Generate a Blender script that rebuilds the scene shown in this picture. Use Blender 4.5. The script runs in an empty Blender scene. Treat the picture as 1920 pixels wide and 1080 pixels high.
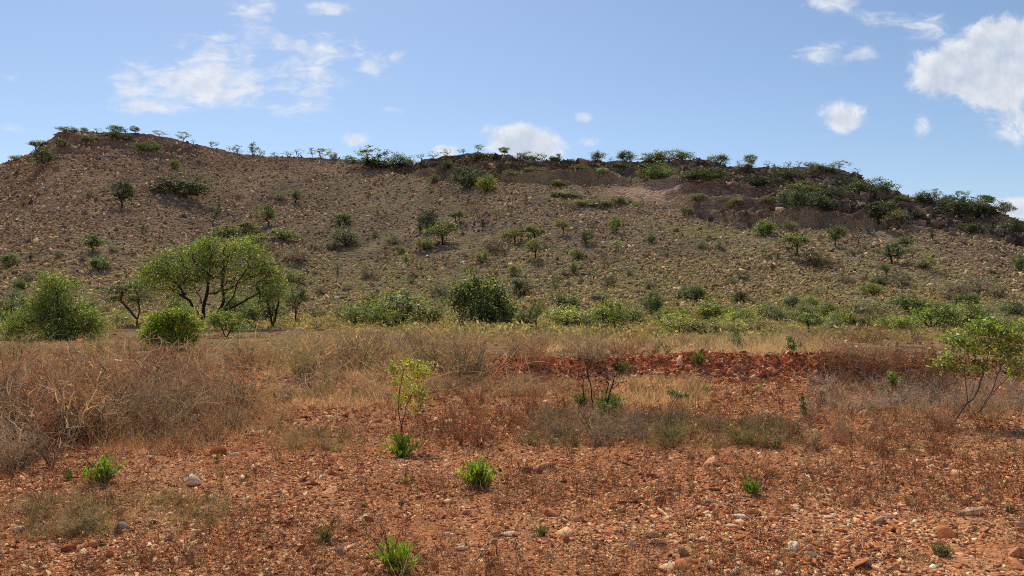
import bpy, math
import numpy as np

# ------------------------------------------------------------------ basics
F, CX, HY, CH = 1450.0, 960.0, 560.0, 1.6      # focal length in photo pixels, optical centre, horizon row, eye height
SUN_AZ, SUN_EL = math.radians(-18), math.radians(55)   # azimuth from +Y (negative = left), elevation
scene = bpy.context.scene
COL = scene.collection
R0 = np.random.RandomState

def sstep(a, b, x):
    t = np.clip((x - a) / (b - a), 0, 1)
    return t * t * (3 - 2 * t)

def _hash(ix, iy, seed):
    n = (ix.astype(np.int64) * 374761393 + iy.astype(np.int64) * 668265263 + seed * 974634777) & 0xFFFFFFFF
    n = ((n ^ (n >> 13)) * 1274126177) & 0xFFFFFFFF
    n = n ^ (n >> 16)
    return (n & 0xFFFFFF) / float(0xFFFFFF)

def vnoise(x, y, seed=0):
    x = np.asarray(x, float); y = np.asarray(y, float)
    ix = np.floor(x); iy = np.floor(y)
    fx = x - ix; fy = y - iy
    fx = fx * fx * (3 - 2 * fx); fy = fy * fy * (3 - 2 * fy)
    ix = ix.astype(np.int64); iy = iy.astype(np.int64)
    a = _hash(ix, iy, seed); b = _hash(ix + 1, iy, seed)
    c = _hash(ix, iy + 1, seed); d = _hash(ix + 1, iy + 1, seed)
    return (a * (1 - fx) + b * fx) * (1 - fy) + (c * (1 - fx) + d * fx) * fy

def fbm(x, y, seed=0, oct=4):          # about -1..1
    v = 0; a = 0.5; s = 0
    x = np.asarray(x, float); y = np.asarray(y, float)
    for k in range(oct):
        v = v + a * (vnoise(x, y, seed + k * 17) * 2 - 1); s += a
        x = x * 2.03 + 11.7; y = y * 2.03 - 5.3; a *= 0.5
    return v / s

# ------------------------------------------------------------------ terrain
SKX = [-1500, -900, -500, -250, -100, 0, 30, 60, 80, 105, 130, 200, 260, 310, 350, 400, 450, 500, 560, 620, 660, 700, 760, 800, 840,
       870, 900, 940, 970, 1000, 1050, 1100, 1160, 1200, 1240, 1300, 1340, 1370, 1400, 1450, 1500, 1540, 1570, 1590, 1620, 1660,
       1700, 1740, 1790, 1850, 1890, 1920, 2020, 2200, 2600, 3200]
SKY = [575, 500, 420, 360, 330, 306, 297, 286, 268, 251, 245, 244, 245, 252, 263, 278, 289, 292, 293, 298, 300, 302, 304, 299, 292,
       288, 285, 287, 293, 296, 301, 301, 299, 302, 302, 295, 302, 308, 309, 309, 306, 307, 309, 318, 335, 350,
       363, 372, 377, 386, 401, 413, 450, 510, 560, 590]
RX = [-1500, -300, 0, 250, 450, 600, 750, 900, 1100, 1400, 1600, 1900, 2600]
RY = [120, 150, 158, 168, 182, 192, 192, 184, 180, 172, 165, 150, 120]
FX = [-1500, 0, 300, 700, 1000, 1400, 1920, 3000]
FY = [60, 66, 66, 70, 64, 62, 56, 56]
CLX = [600, 740, 800, 900, 1000, 1100, 1200, 1270, 1300, 1400, 1500, 1600, 1700, 1800, 1920, 2100]      # where the rocky top starts (share of the slope)
CLT = [1.3, 0.91, 0.87, 0.74, 0.80, 0.83, 0.80, 0.66, 0.60, 0.53, 0.52, 0.55, 0.66, 0.66, 0.68, 0.8]

def hill_params(u):
    px = CX + F * u
    Rd = np.interp(px, RX, RY)
    Ft = np.interp(px, FX, FY) + 5.0 * fbm(u * 7, u * 0 + 3.3, 5, 3)
    zr = CH + (HY - np.interp(px, SKX, SKY)) / F * Rd
    return Rd, Ft, zr

def hill(x, y):
    y = np.maximum(np.asarray(y, float), 20.0)
    u = np.asarray(x, float) / y
    Rd, Ft, zr = hill_params(u)
    t = (y - Ft) / (Rd - Ft)
    tc = np.clip(t, 0, 1)
    s = 0.40 * tc + 0.60 * tc ** 1.7
    z = zr * s
    z = np.where(t < 0, t * 5.0 - 0.25 * sstep(0, -0.05, t), z)
    z = np.where(t > 1, zr - 0.10 * (y - Rd) - 0.004 * (y - Rd) ** 2, z)
    amp = sstep(0.0, 0.25, t) * (1 - 0.55 * sstep(0.8, 1.0, t))
    z = z + amp * (0.9 * fbm(x / 15.0, y / 15.0, 21, 3) + 0.35 * fbm(x / 3.2, y / 3.2, 22, 2))
    # gentle terracing on the scree, real rock steps on the rocky top
    px = CX + F * u
    c0 = np.interp(px, CLX, CLT)
    m = sstep(c0 - 0.03, c0 + 0.04, t) * (1 - sstep(0.985, 1.02, t))
    lm = sstep(60, 110, px) * (1 - sstep(330, 430, px)) * sstep(0.80, 0.9, t) * (1 - sstep(0.985, 1.02, t)) * 0.6
    m = np.maximum(m, lm)
    step = 4.0
    wob = 1.8 * fbm(x / 14.0, y / 26.0, 31, 3) + 0.5 * fbm(x / 3.0, y / 3.0, 33, 2)
    q = (z + wob) / step
    fr = q - np.floor(q)
    zt = (np.floor(q) + sstep(0.66, 0.97, fr)) * step - wob
    z = z + m * 0.92 * (zt - z) + m * 0.75 * fbm(x / 2.1, y / 2.1, 35, 3)
    # the rock face at the foot of the crags
    tt = t + 0.016 * fbm(x / 9.0, y * 0 + 1.7, 44, 3) + 0.006 * fbm(x / 2.0, y / 6.0, 45, 2)
    up = (2.4 + 1.6 * fbm(x / 13.0, y * 0 + 4.4, 46, 2)) * sstep(740, 830, px) * (1 - sstep(1690, 1760, px)) * (1 - 0.8 * np.exp(-((px - 1215) / 60.0) ** 2))
    z = z + np.maximum(up, 0) * sstep(c0 - 0.004, c0 + 0.008, tt) * (1 - sstep(c0 + 0.03, 0.985, t))
    # the crest is rough where it is rock
    z = z + sstep(0.92, 0.99, t) * (1 - sstep(1.0, 1.15, t)) * (0.25 + 0.4 * sstep(1480, 1560, px)) * fbm(x / 1.7, y / 4.0, 41, 3)
    return z

def ground(x, y):
    x = np.asarray(x, float); y = np.asarray(y, float)
    z = 0.05 * fbm(x / 4.0, y / 4.0, 1, 3) + 0.16 * fbm(x / 19.0, y / 19.0, 2, 2) * sstep(8, 22, y)
    z = z + 0.012 * fbm(x / 0.45, y / 0.45, 3, 2)
    # low bank of pushed-up red earth
    yc = 15.75 + 0.35 * fbm(x / 3.0, x * 0 + 0.5, 7, 2)
    dd = y - yc
    hgt = 0.50 * sstep(0.2, 3.6, x) * (1 - 0.25 * sstep(6.3, 7.2, x)) * (1 - sstep(9.5, 12.5, x)) + 0.34 * sstep(-1.6, -0.2, x) * (1 - sstep(0.2, 3.6, x))
    hgt = hgt * (0.9 + 0.16 * fbm(x / 0.9, y / 1.1, 8, 3))
    prof = np.where(dd < 0, np.exp(-(dd / 0.50) ** 2), np.exp(-(dd / 0.75) ** 2))
    z = z + hgt * prof + 0.05 * prof * hgt * fbm(x / 0.25, y / 0.25, 9, 2) * 4
    # stony heap at the far left
    e = ((x + 6.3) / 1.9) ** 2 + ((y - 10.2) / 1.7) ** 2
    z = z + 0.34 * np.exp(-e) * (1 + 0.25 * fbm(x / 0.5, y / 0.5, 10, 2))
    z = z + 0.25 * np.exp(-((x + 5.2) / 3.5) ** 2 - ((y - 14.0) / 1.6) ** 2)
    return z

def H(x, y):
    return np.maximum(ground(x, y), np.where(np.asarray(y, float) > 45, hill(x, y), -50))

_YS = np.concatenate([np.arange(3.5, 30, 0.03), np.arange(30, 240, 0.1)])

def hit(px, py):
    """first point of the terrain seen through photo pixel (px, py)"""
    u = (px - CX) / F; v = (HY - py) / F
    z = H(u * _YS, _YS)
    ok = np.nonzero((z >= CH + v * _YS) & (_YS > 3.6))[0]
    if len(ok):
        y = _YS[ok[0]]
    else:                               # above the crest: stand it on the crest
        k = np.argmax(np.where(_YS > 60, (z - CH) / _YS, -9)); y = _YS[k] + 0.4
    return np.array([u * y, y, float(H(u * y, y))])

def flat_hit(px, py):
    """the same for arrays of pixels on the flat ground"""
    y = CH * F / np.maximum(py - HY, 8)
    for _ in range(3):
        x = (px - CX) / F * y
        y = (CH - ground(x, y)) * F / np.maximum(py - HY, 8)
    return (px - CX) / F * y, y

# ------------------------------------------------------------------ mesh building
def make_mesh(name, V, faces, cols=None, mats=(), smooth=False, midx=None):
    """faces: list of int arrays (n,k)"""
    me = bpy.data.meshes.new(name)
    V = np.asarray(V, np.float32)
    faces = [f for f in faces if len(f)]
    nl = sum(f.size for f in faces); nf = sum(len(f) for f in faces)
    me.vertices.add(len(V)); me.vertices.foreach_set('co', V.ravel())
    me.loops.add(nl); me.polygons.add(nf)
    me.loops.foreach_set('vertex_index', np.concatenate([f.ravel() for f in faces]).astype(np.int32))
    tot = np.concatenate([np.full(len(f), f.shape[1], np.int32) for f in faces])
    st = np.concatenate([[0], np.cumsum(tot)[:-1]]).astype(np.int32)
    me.polygons.foreach_set('loop_start', st); me.polygons.foreach_set('loop_total', tot)
    if smooth: me.polygons.foreach_set('use_smooth', np.ones(nf, bool))
    for m in mats: me.materials.append(m)
    if midx is not None: me.polygons.foreach_set('material_index', np.asarray(midx, np.int32))
    if cols is not None:
        a = me.color_attributes.new('Col', 'FLOAT_COLOR', 'POINT')
        c = np.ones((len(V), 4), np.float32); cols = np.asarray(cols)
        c[:, :3] = cols if cols.ndim == 2 else cols[:, None]
        a.data.foreach_set('color', c.ravel())
    me.update(calc_edges=True)
    me.validate()
    return me

def unit(v):
    return v / np.maximum(np.linalg.norm(v, axis=-1, keepdims=True), 1e-9)

def rdir(rng, n):
    return unit(rng.normal(size=(n, 3)))

def leaf_cards(C, L, W, rng, up=0.0, axis=None):
    """diamond leaves centred at C"""
    n = len(C)
    a = rdir(rng, n) if axis is None else unit(axis + 0.5 * rdir(rng, n))
    b = np.cross(a, rdir(rng, n)); b = unit(b)
    if up:
        nrm = unit(np.cross(a, b)); 
        nrm = unit(nrm * np.sign(nrm[:, 2:3] + 1e-6) + np.array([0, 0, up]))
        b = unit(np.cross(nrm, a))
    L = np.broadcast_to(L, (n,))[:, None]; W = np.broadcast_to(W, (n,))[:, None]
    V = np.stack([C - a * L / 2, C + b * W / 2 - a * L * 0.05, C + a * L / 2, C - b * W / 2 - a * L * 0.05], 1).reshape(-1, 3)
    Fc = np.arange(n * 4).reshape(n, 4)
    return V, Fc

def tubes(P0, P1, r0, r1, k=5):
    n = len(P0)
    d = unit(P1 - P0)
    ref = np.where(np.abs(d[:, 2:3]) > 0.9, np.array([[1.0, 0, 0]]), np.array([[0, 0, 1.0]]))
    a = unit(np.cross(d, ref)); b = np.cross(d, a)
    th = np.arange(k) * 2 * np.pi / k
    ring = np.cos(th)[None, :, None] * a[:, None] + np.sin(th)[None, :, None] * b[:, None]
    A = P0[:, None] + ring * np.reshape(r0, (-1, 1, 1)); B = P1[:, None] + ring * np.reshape(r1, (-1, 1, 1))
    V = np.concatenate([A, B], 1).reshape(-1, 3)
    i = np.arange(k); j = (i + 1) % k
    f = np.stack([i, j, j + k, i + k], 1)
    Fc = (np.arange(n)[:, None, None] * 2 * k + f[None]).reshape(-1, 4)
    return V, Fc

def ribbons(P, D, L, W, rng, nseg=3, curl=0.4, droop=0.0, taper=0.7):
    """N curved thin strips starting at P going along D; returns V, F, and the end points/dirs along them"""
    n = len(P)
    L = np.broadcast_to(L, (n,)).astype(float); W = np.broadcast_to(W, (n,)).astype(float)
    d = unit(D.astype(float)); bend = rdir(rng, n) * curl
    side = unit(np.cross(d, rdir(rng, n)))
    p = P.astype(float); pts = [p]; ds = [d]
    for s in range(nseg):
        d = unit(d + bend / nseg + np.array([0, 0, -droop / nseg]))
        p = p + d * (L / nseg)[:, None]
        pts.append(p); ds.append(d)
    w = [(W * (1 - taper * s / nseg))[:, None] * side / 2 for s in range(nseg + 1)]
    V = np.stack([x for s in range(nseg + 1) for x in (pts[s] - w[s], pts[s] + w[s])], 1).reshape(-1, 3)
    base = np.arange(n)[:, None, None] * 2 * (nseg + 1)
    f = np.array([[2 * s, 2 * s + 1, 2 * s + 3, 2 * s + 2] for s in range(nseg)])
    return V, (base + f[None]).reshape(-1, 4), np.stack(pts, 1), np.stack(ds, 1)

class Bag:
    """collects pieces of one mesh"""
    def __init__(s): s.V = []; s.F = []; s.C = []; s.M = []; s.n = 0
    def add(s, V, Fc, c, m=0):
        V = np.asarray(V); c = np.asarray(c, float)
        if c.ndim == 0: c = np.full((len(V), 3), float(c))
        elif c.ndim == 1: c = np.broadcast_to(c, (len(V), 3)) if len(c) == 3 else np.repeat(c[:, None], 3, 1)
        s.V.append(V); s.F.append(Fc + s.n); s.C.append(c); s.M.append(np.full(len(Fc), m)); s.n += len(V)
    def mesh(s, name, mats, smooth=False):
        return make_mesh(name, np.concatenate(s.V), s.F, np.concatenate(s.C), mats, smooth, np.concatenate(s.M))

# ------------------------------------------------------------------ materials
def new_mat(name):
    m = bpy.data.materials.new(name); m.use_nodes = True
    nt = m.node_tree; nt.nodes.clear()
    return m, nt
def N(nt, typ, **kw):
    n = nt.nodes.new(typ)
    for k, v in kw.items():
        if k in ('op',): n.operation = v
        elif hasattr(n, k): setattr(n, k, v)
        else: n.inputs[k].default_value = v
    return n
def math_node(nt, op, a, b=None, clamp=False):
    n = nt.nodes.new('ShaderNodeMath'); n.operation = op; n.use_clamp = clamp
    for i, v in enumerate((a, b)):
        if v is None: continue
        if isinstance(v, (int, float)): n.inputs[i].default_value = v
        else: nt.links.new(v, n.inputs[i])
    return n.outputs[0]
def mixc(nt, fac, a, b, blend='MIX'):
    n = nt.nodes.new('ShaderNodeMix'); n.data_type = 'RGBA'; n.blend_type = blend
    for i, v in ((0, fac), (6, a), (7, b)):
        if isinstance(v, (int, float)): n.inputs[i].default_value = v
        elif isinstance(v, tuple): n.inputs[i].default_value = v + (1,) if len(v) == 3 else v
        else: nt.links.new(v, n.inputs[i])
    return n.outputs[2]
def noise(nt, vec, scale, detail=4, rough=0.55, dist=0.0):
    n = nt.nodes.new('ShaderNodeTexNoise'); n.inputs['Scale'].default_value = scale
    n.inputs['Detail'].default_value = detail; n.inputs['Roughness'].default_value = rough; n.inputs['Distortion'].default_value = dist
    if vec is not None: nt.links.new(vec, n.inputs['Vector'])
    return n
def ramp(nt, val, a, b, lo=0.0, hi=1.0):
    n = nt.nodes.new('ShaderNodeMapRange'); n.interpolation_type = 'SMOOTHSTEP'
    nt.links.new(val, n.inputs[0])
    for i, v in enumerate((a, b, lo, hi)): n.inputs[i + 1].default_value = v
    return n.outputs[0]

def tinted(nt):
    """object colour times the mesh's own light and dark variation"""
    at = N(nt, 'ShaderNodeAttribute', attribute_name='Col')
    oi = N(nt, 'ShaderNodeObjectInfo')
    return mixc(nt, 1.0, oi.outputs['Color'], at.outputs['Color'], 'MULTIPLY')

def leaf_material(name, trans=0.4):
    m, nt = new_mat(name)
    c = tinted(nt)
    d = N(nt, 'ShaderNodeBsdfDiffuse'); nt.links.new(c, d.inputs[0])
    t = N(nt, 'ShaderNodeBsdfTranslucent')
    ct = mixc(nt, 1.0, c, (1.5, 1.55, 0.7), 'MULTIPLY'); nt.links.new(ct, t.inputs[0])
    mx = N(nt, 'ShaderNodeMixShader'); mx.inputs[0].default_value = trans
    nt.links.new(d.outputs[0], mx.inputs[1]); nt.links.new(t.outputs[0], mx.inputs[2])
    g = N(nt, 'ShaderNodeBsdfGlossy'); g.inputs['Roughness'].default_value = 0.45; g.inputs[0].default_value = (0.9, 0.95, 0.9, 1)
    m2 = N(nt, 'ShaderNodeMixShader'); m2.inputs[0].default_value = 0.035
    nt.links.new(mx.outputs[0], m2.inputs[1]); nt.links.new(g.outputs[0], m2.inputs[2])
    o = N(nt, 'ShaderNodeOutputMaterial'); nt.links.new(m2.outputs[0], o.inputs[0])
    return m

def simple_material(name, rough=0.9, bump=0.0, scale=20, var=0.35, trans=0.0):
    m, nt = new_mat(name)
    c = tinted(nt)
    tc = N(nt, 'ShaderNodeNewGeometry')
    if var:
        nz = noise(nt, tc.outputs['Position'], scale, 3)
        c = mixc(nt, 1.0, c, ramp_gray(nt, nz.outputs[0], 1 - var, 1 + var), 'MULTIPLY')
    d = N(nt, 'ShaderNodeBsdfDiffuse'); d.inputs[1].default_value = 0.6
    nt.links.new(c, d.inputs[0])
    if bump:
        n2 = noise(nt, tc.outputs['Position'], scale * 1.7, 4, 0.65)
        b = N(nt, 'ShaderNodeBump'); b.inputs['Strength'].default_value = bump; b.inputs['Distance'].default_value = 0.5 / scale
        nt.links.new(n2.outputs[0], b.inputs['Height']); nt.links.new(b.outputs[0], d.inputs['Normal'])
    out = d.outputs[0]
    if trans:
        t = N(nt, 'ShaderNodeBsdfTranslucent'); nt.links.new(c, t.inputs[0])
        mx = N(nt, 'ShaderNodeMixShader'); mx.inputs[0].default_value = trans
        nt.links.new(out, mx.inputs[1]); nt.links.new(t.outputs[0], mx.inputs[2]); out = mx.outputs[0]
    o = N(nt, 'ShaderNodeOutputMaterial'); nt.links.new(out, o.inputs[0])
    return m
def ramp_gray(nt, val, lo, hi):
    n = nt.nodes.new('ShaderNodeMapRange'); nt.links.new(val, n.inputs[0])
    for i, v in enumerate((0.25, 0.75, lo, hi)): n.inputs[i + 1].default_value = v
    return n.outputs[0]

M_LEAF = leaf_material('leaf')
M_BARK = simple_material('bark', scale=14, bump=0.4)
M_TWIG = simple_material('dry_twig', scale=9, trans=0.25, var=0.2)
M_STONE = simple_material('stone', scale=45, bump=0.5, var=0.3)
M_SCREE = simple_material('scree_stone', scale=5, bump=0.4, var=0.35)
M_GRASS = simple_material('dry_grass', scale=1.2, trans=0.35, var=0.25)

# ------------------------------------------------------------------ things
def link(name, me, parent=None, color=None, loc=None):
    o = bpy.data.objects.new(name, me); COL.objects.link(o)
    if parent is not None: o.parent = parent
    if color is not None: o.color = tuple(color) + (1,)
    if loc is not None: o.location = loc
    return o
def tag(o, label=None, cat=None, group=None, kind=None):
    for k, v in (('label', label), ('category', cat), ('group', group), ('kind', kind)):
        if v: o[k] = v
    return o
# ------------------------------------------------------------------ the setting
def grid_faces(nr, nc):
    i = np.arange(nr - 1)[:, None] * nc + np.arange(nc - 1)[None]
    return np.stack([i, i + 1, i + 1 + nc, i + nc], -1).reshape(-1, 4)

def ground_material():
    m, nt = new_mat('red_earth')
    g = N(nt, 'ShaderNodeNewGeometry'); P = g.outputs['Position']
    sx = N(nt, 'ShaderNodeSeparateXYZ'); nt.links.new(P, sx.inputs[0])
    n1 = noise(nt, P, 0.55, 5, 0.6, 0.4); n2 = noise(nt, P, 3.5, 5, 0.65); n3 = noise(nt, P, 38, 3, 0.6)
    c = mixc(nt, ramp(nt, n1.outputs[0], 0.35, 0.65), (0.63, 0.262, 0.108), (0.71, 0.36, 0.178))
    c = mixc(nt, ramp(nt, n2.outputs[0], 0.45, 0.75, 0, 0.75), c, (0.38, 0.135, 0.060))
    dry = (0.42, 0.32, 0.17)
    nf = noise(nt, P, 0.23, 4, 0.6)
    far = ramp(nt, math_node(nt, 'ADD', sx.outputs[1], math_node(nt, 'MULTIPLY', nf.outputs[0], 10.0)), 20.5, 25.0)
    red = ramp(nt, n1.outputs[0], 0.44, 0.60, 0, 0.9)
    c = mixc(nt, far, c, mixc(nt, red, dry, (0.38, 0.15, 0.085)))
    c = mixc(nt, 1.0, c, ramp_gray(nt, n3.outputs[0], 0.55, 1.35), 'MULTIPLY')
    # raw red soil on the bank
    at = N(nt, 'ShaderNodeAttribute', attribute_name='Col')
    sr = N(nt, 'ShaderNodeSeparateColor'); nt.links.new(at.outputs['Color'], sr.inputs[0])
    c = mixc(nt, sr.outputs[0], c, mixc(nt, ramp(nt, n2.outputs[0], 0.4, 0.6), (0.66, 0.215, 0.095), (0.40, 0.130, 0.066)))
    d = N(nt, 'ShaderNodeBsdfDiffuse'); d.inputs[1].default_value = 0.8; nt.links.new(c, d.inputs[0])
    vo = nt.nodes.new('ShaderNodeTexVoronoi'); vo.inputs['Scale'].default_value = 28; nt.links.new(P, vo.inputs['Vector'])
    h = math_node(nt, 'ADD', math_node(nt, 'MULTIPLY', vo.outputs['Distance'], -0.7), math_node(nt, 'ADD', n3.outputs[0], math_node(nt, 'MULTIPLY', n2.outputs[0], 2.0)))
    b = N(nt, 'ShaderNodeBump'); b.inputs['Strength'].default_value = 0.8; b.inputs['Distance'].default_value = 0.03
    nt.links.new(h, b.inputs['Height']); nt.links.new(b.outputs[0], d.inputs['Normal'])
    o = N(nt, 'ShaderNodeOutputMaterial'); nt.links.new(d.outputs[0], o.inputs[0])
    return m

def hill_material():
    m, nt = new_mat('stony_hillside')
    g = N(nt, 'ShaderNodeNewGeometry'); P = g.outputs['Position']
    at = N(nt, 'ShaderNodeAttribute', attribute_name='Col')
    sr = N(nt, 'ShaderNodeSeparateColor'); nt.links.new(at.outputs['Color'], sr.inputs[0])
    mpd = nt.nodes.new('ShaderNodeMapping'); mpd.inputs['Scale'].default_value = (0.13, 0.035, 0.06); nt.links.new(P, mpd.inputs[0])
    n1 = noise(nt, mpd.outputs[0], 1.0, 6, 0.66, 0.6); n2 = noise(nt, P, 0.5, 5, 0.65); n3 = noise(nt, P, 2.2, 4, 0.7)
    c = mixc(nt, ramp(nt, n1.outputs[0], 0.36, 0.64), (0.55, 0.42, 0.265), (0.33, 0.245, 0.170))
    c = mixc(nt, ramp(nt, n2.outputs[0], 0.45, 0.72, 0, 0.7), c, (0.43, 0.315, 0.165))
    px_ = nt.nodes.new('ShaderNodeSeparateXYZ'); nt.links.new(P, px_.inputs[0])
    c = mixc(nt, ramp(nt, px_.outputs[0], -15.0, -75.0), c, mixc(nt, 1.0, c, (1.06, 0.95, 1.0), 'MULTIPLY'))
    # green = low dry grass, red = bare cliff rock
    c = mixc(nt, math_node(nt, 'MULTIPLY', sr.outputs[1], ramp(nt, n2.outputs[0], 0.3, 0.6)), c, (0.52, 0.44, 0.195))
    vc = nt.nodes.new('ShaderNodeTexVoronoi'); vc.feature = 'DISTANCE_TO_EDGE'; vc.inputs['Scale'].default_value = 0.75
    mpc = nt.nodes.new('ShaderNodeMapping'); mpc.inputs['Scale'].default_value = (0.6, 0.6, 1.7); nt.links.new(P, mpc.inputs[0]); nt.links.new(mpc.outputs[0], vc.inputs['Vector'])
    rock = mixc(nt, ramp(nt, n2.outputs[0], 0.38, 0.66), (0.115, 0.085, 0.072), (0.36, 0.245, 0.165))
    rock = mixc(nt, ramp(nt, n3.outputs[0], 0.52, 0.75, 0, 0.7), rock, (0.07, 0.062, 0.052))
    rock = mixc(nt, ramp(nt, vc.outputs['Distance'], 0.10, 0.0), rock, (0.03, 0.024, 0.02))
    c = mixc(nt, sr.outputs[0], c, rock)
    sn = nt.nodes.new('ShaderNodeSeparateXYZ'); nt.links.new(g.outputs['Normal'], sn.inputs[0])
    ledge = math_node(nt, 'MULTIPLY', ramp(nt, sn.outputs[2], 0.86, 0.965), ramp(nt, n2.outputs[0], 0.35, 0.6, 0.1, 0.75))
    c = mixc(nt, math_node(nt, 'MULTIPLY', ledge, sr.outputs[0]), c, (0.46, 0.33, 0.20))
    # blue = the pale slabs in the cliff
    mpz = nt.nodes.new('ShaderNodeMapping'); mpz.inputs['Scale'].default_value = (0.35, 0.35, 2.6); nt.links.new(P, mpz.inputs[0])
    nz = noise(nt, mpz.outputs[0], 1.0, 5, 0.6, 0.5)
    slab = mixc(nt, ramp(nt, nz.outputs[0], 0.36, 0.52), (0.44, 0.25, 0.17), (0.86, 0.60, 0.41))
    c = mixc(nt, sr.outputs[2], c, slab)
    c = mixc(nt, 1.0, c, ramp_gray(nt, n3.outputs[0], 0.6, 1.3), 'MULTIPLY')
    d = N(nt, 'ShaderNodeBsdfDiffuse'); d.inputs[1].default_value = 0.7; nt.links.new(c, d.inputs[0])
    vo = nt.nodes.new('ShaderNodeTexVoronoi'); vo.inputs['Scale'].default_value = 1.6; nt.links.new(P, vo.inputs['Vector'])
    h = math_node(nt, 'ADD', math_node(nt, 'MULTIPLY', vo.outputs['Distance'], -1.0), math_node(nt, 'ADD', n3.outputs[0], n2.outputs[0]))
    b = N(nt, 'ShaderNodeBump'); b.inputs['Strength'].default_value = 1.0; b.inputs['Distance'].default_value = 0.9
    nt.links.new(h, b.inputs['Height']); nt.links.new(b.outputs[0], d.inputs['Normal'])
    o = N(nt, 'ShaderNodeOutputMaterial'); nt.links.new(d.outputs[0], o.inputs[0])
    return m

def build_ground():
    def axis(dense, outer):
        return np.unique(np.concatenate([dense, outer]))
    xs = axis(np.concatenate([np.arange(-12, 14, 0.09), np.arange(-60, 60, 1.0)]), np.array([-6000, -2000, -800, -400, -200, -120, -80, 80, 120, 200, 400, 800, 2000, 6000]))
    ys = axis(np.concatenate([np.arange(3.0, 9, 0.06), np.arange(9, 18, 0.08), np.arange(18, 40, 0.4), np.arange(40, 80, 1.5)]),
              np.array([-6000, -2000, -600, -200, -80, -40, -20, -10, -5, 0, 1.5, 90, 120, 200, 400, 900, 2500, 6000]))
    X, Y = np.meshgrid(xs, ys)
    Z = ground(X, Y)
    near = (np.abs(X) < 150) & (np.abs(Y) < 150)
    Z = np.where(near, Z, -0.3)
    yc = 15.75
    bank = np.exp(-((Y - yc + 0.15) / 0.75) ** 2) * sstep(0.3, 3.0, X) * (1 - sstep(10, 12.5, X)) + 0.8 * np.exp(-((Y - yc) / 0.7) ** 2) * sstep(-1.6, 0, X) * (1 - sstep(0.3, 3.0, X))
    bank = bank * (1 - 0.75 * sstep(6.2, 7.0, X))
    cols = np.zeros((X.size, 3)); cols[:, 0] = np.clip(bank.ravel() * 1.15, 0, 1)
    me = make_mesh('ground', np.stack([X, Y, Z], -1).reshape(-1, 3), [grid_faces(*X.shape)], cols, [ground_material()], True)
    tag(link('ground', me), kind='structure')

def slab_mask(px, t):
    a = np.exp(-((px - 1215) / 66.0) ** 2 - ((t - 0.735) / 0.055) ** 2)
    b = np.exp(-((px - 1130) / 90.0) ** 2 - ((t - 0.93) / 0.02) ** 2) * 0.45
    c = np.exp(-((px - 1370) / 100.0) ** 2 - ((t - 0.64) / 0.07) ** 2) * 0.38
    return np.clip(1.5 * a + b + 1.2 * c, 0, 1)

def build_hill():
    us = np.unique(np.concatenate([np.arange(-0.86, 0.86, 0.0019), np.linspace(-1.7, 1.7, 120)]))
    tr = np.concatenate([np.linspace(-0.10, 0.62, 190, endpoint=False), np.linspace(0.62, 1.0, 200), 1.0 + np.array([0.004, 0.01, 0.02, 0.04, 0.07, 0.11, 0.17, 0.25, 0.35, 0.5])])
    U, T = np.meshgrid(us, tr)
    Rd, Ft, zr = hill_params(U)
    Y = Ft + T * (Rd - Ft)
    X = U * Y
    Z = hill(X, Y)
    px = CX + F * U
    c0 = np.interp(px, CLX, CLT)
    nz = fbm(X / 6.0, Y / 10.0, 51, 4)
    rock = sstep(c0 - 0.02, c0 + 0.05, T + 0.05 * nz) * (0.85 + 0.3 * nz)
    rock = np.maximum(rock, 0.45 * sstep(60, 130, px) * (1 - sstep(330, 430, px)) * sstep(0.78, 0.95, T))
    grass = (1 - sstep(0.10, 0.50, T + 0.12 * nz)) * (0.45 + 0.5 * sstep(350, 900, px)) + 0.8 * np.exp(-((px - 1330) / 110.0) ** 2 - ((T - 0.48) / 0.06) ** 2)
    slab = slab_mask(px, T)
    cols = np.clip(np.stack([rock.ravel(), grass.ravel() * (1 - rock.ravel()), slab.ravel()], 1), 0, 1)
    me = make_mesh('hill', np.stack([X, Y, Z], -1).reshape(-1, 3), [grid_faces(*X.shape)], cols, [hill_material()], True)
    tag(link('hill', me), kind='structure')

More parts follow.
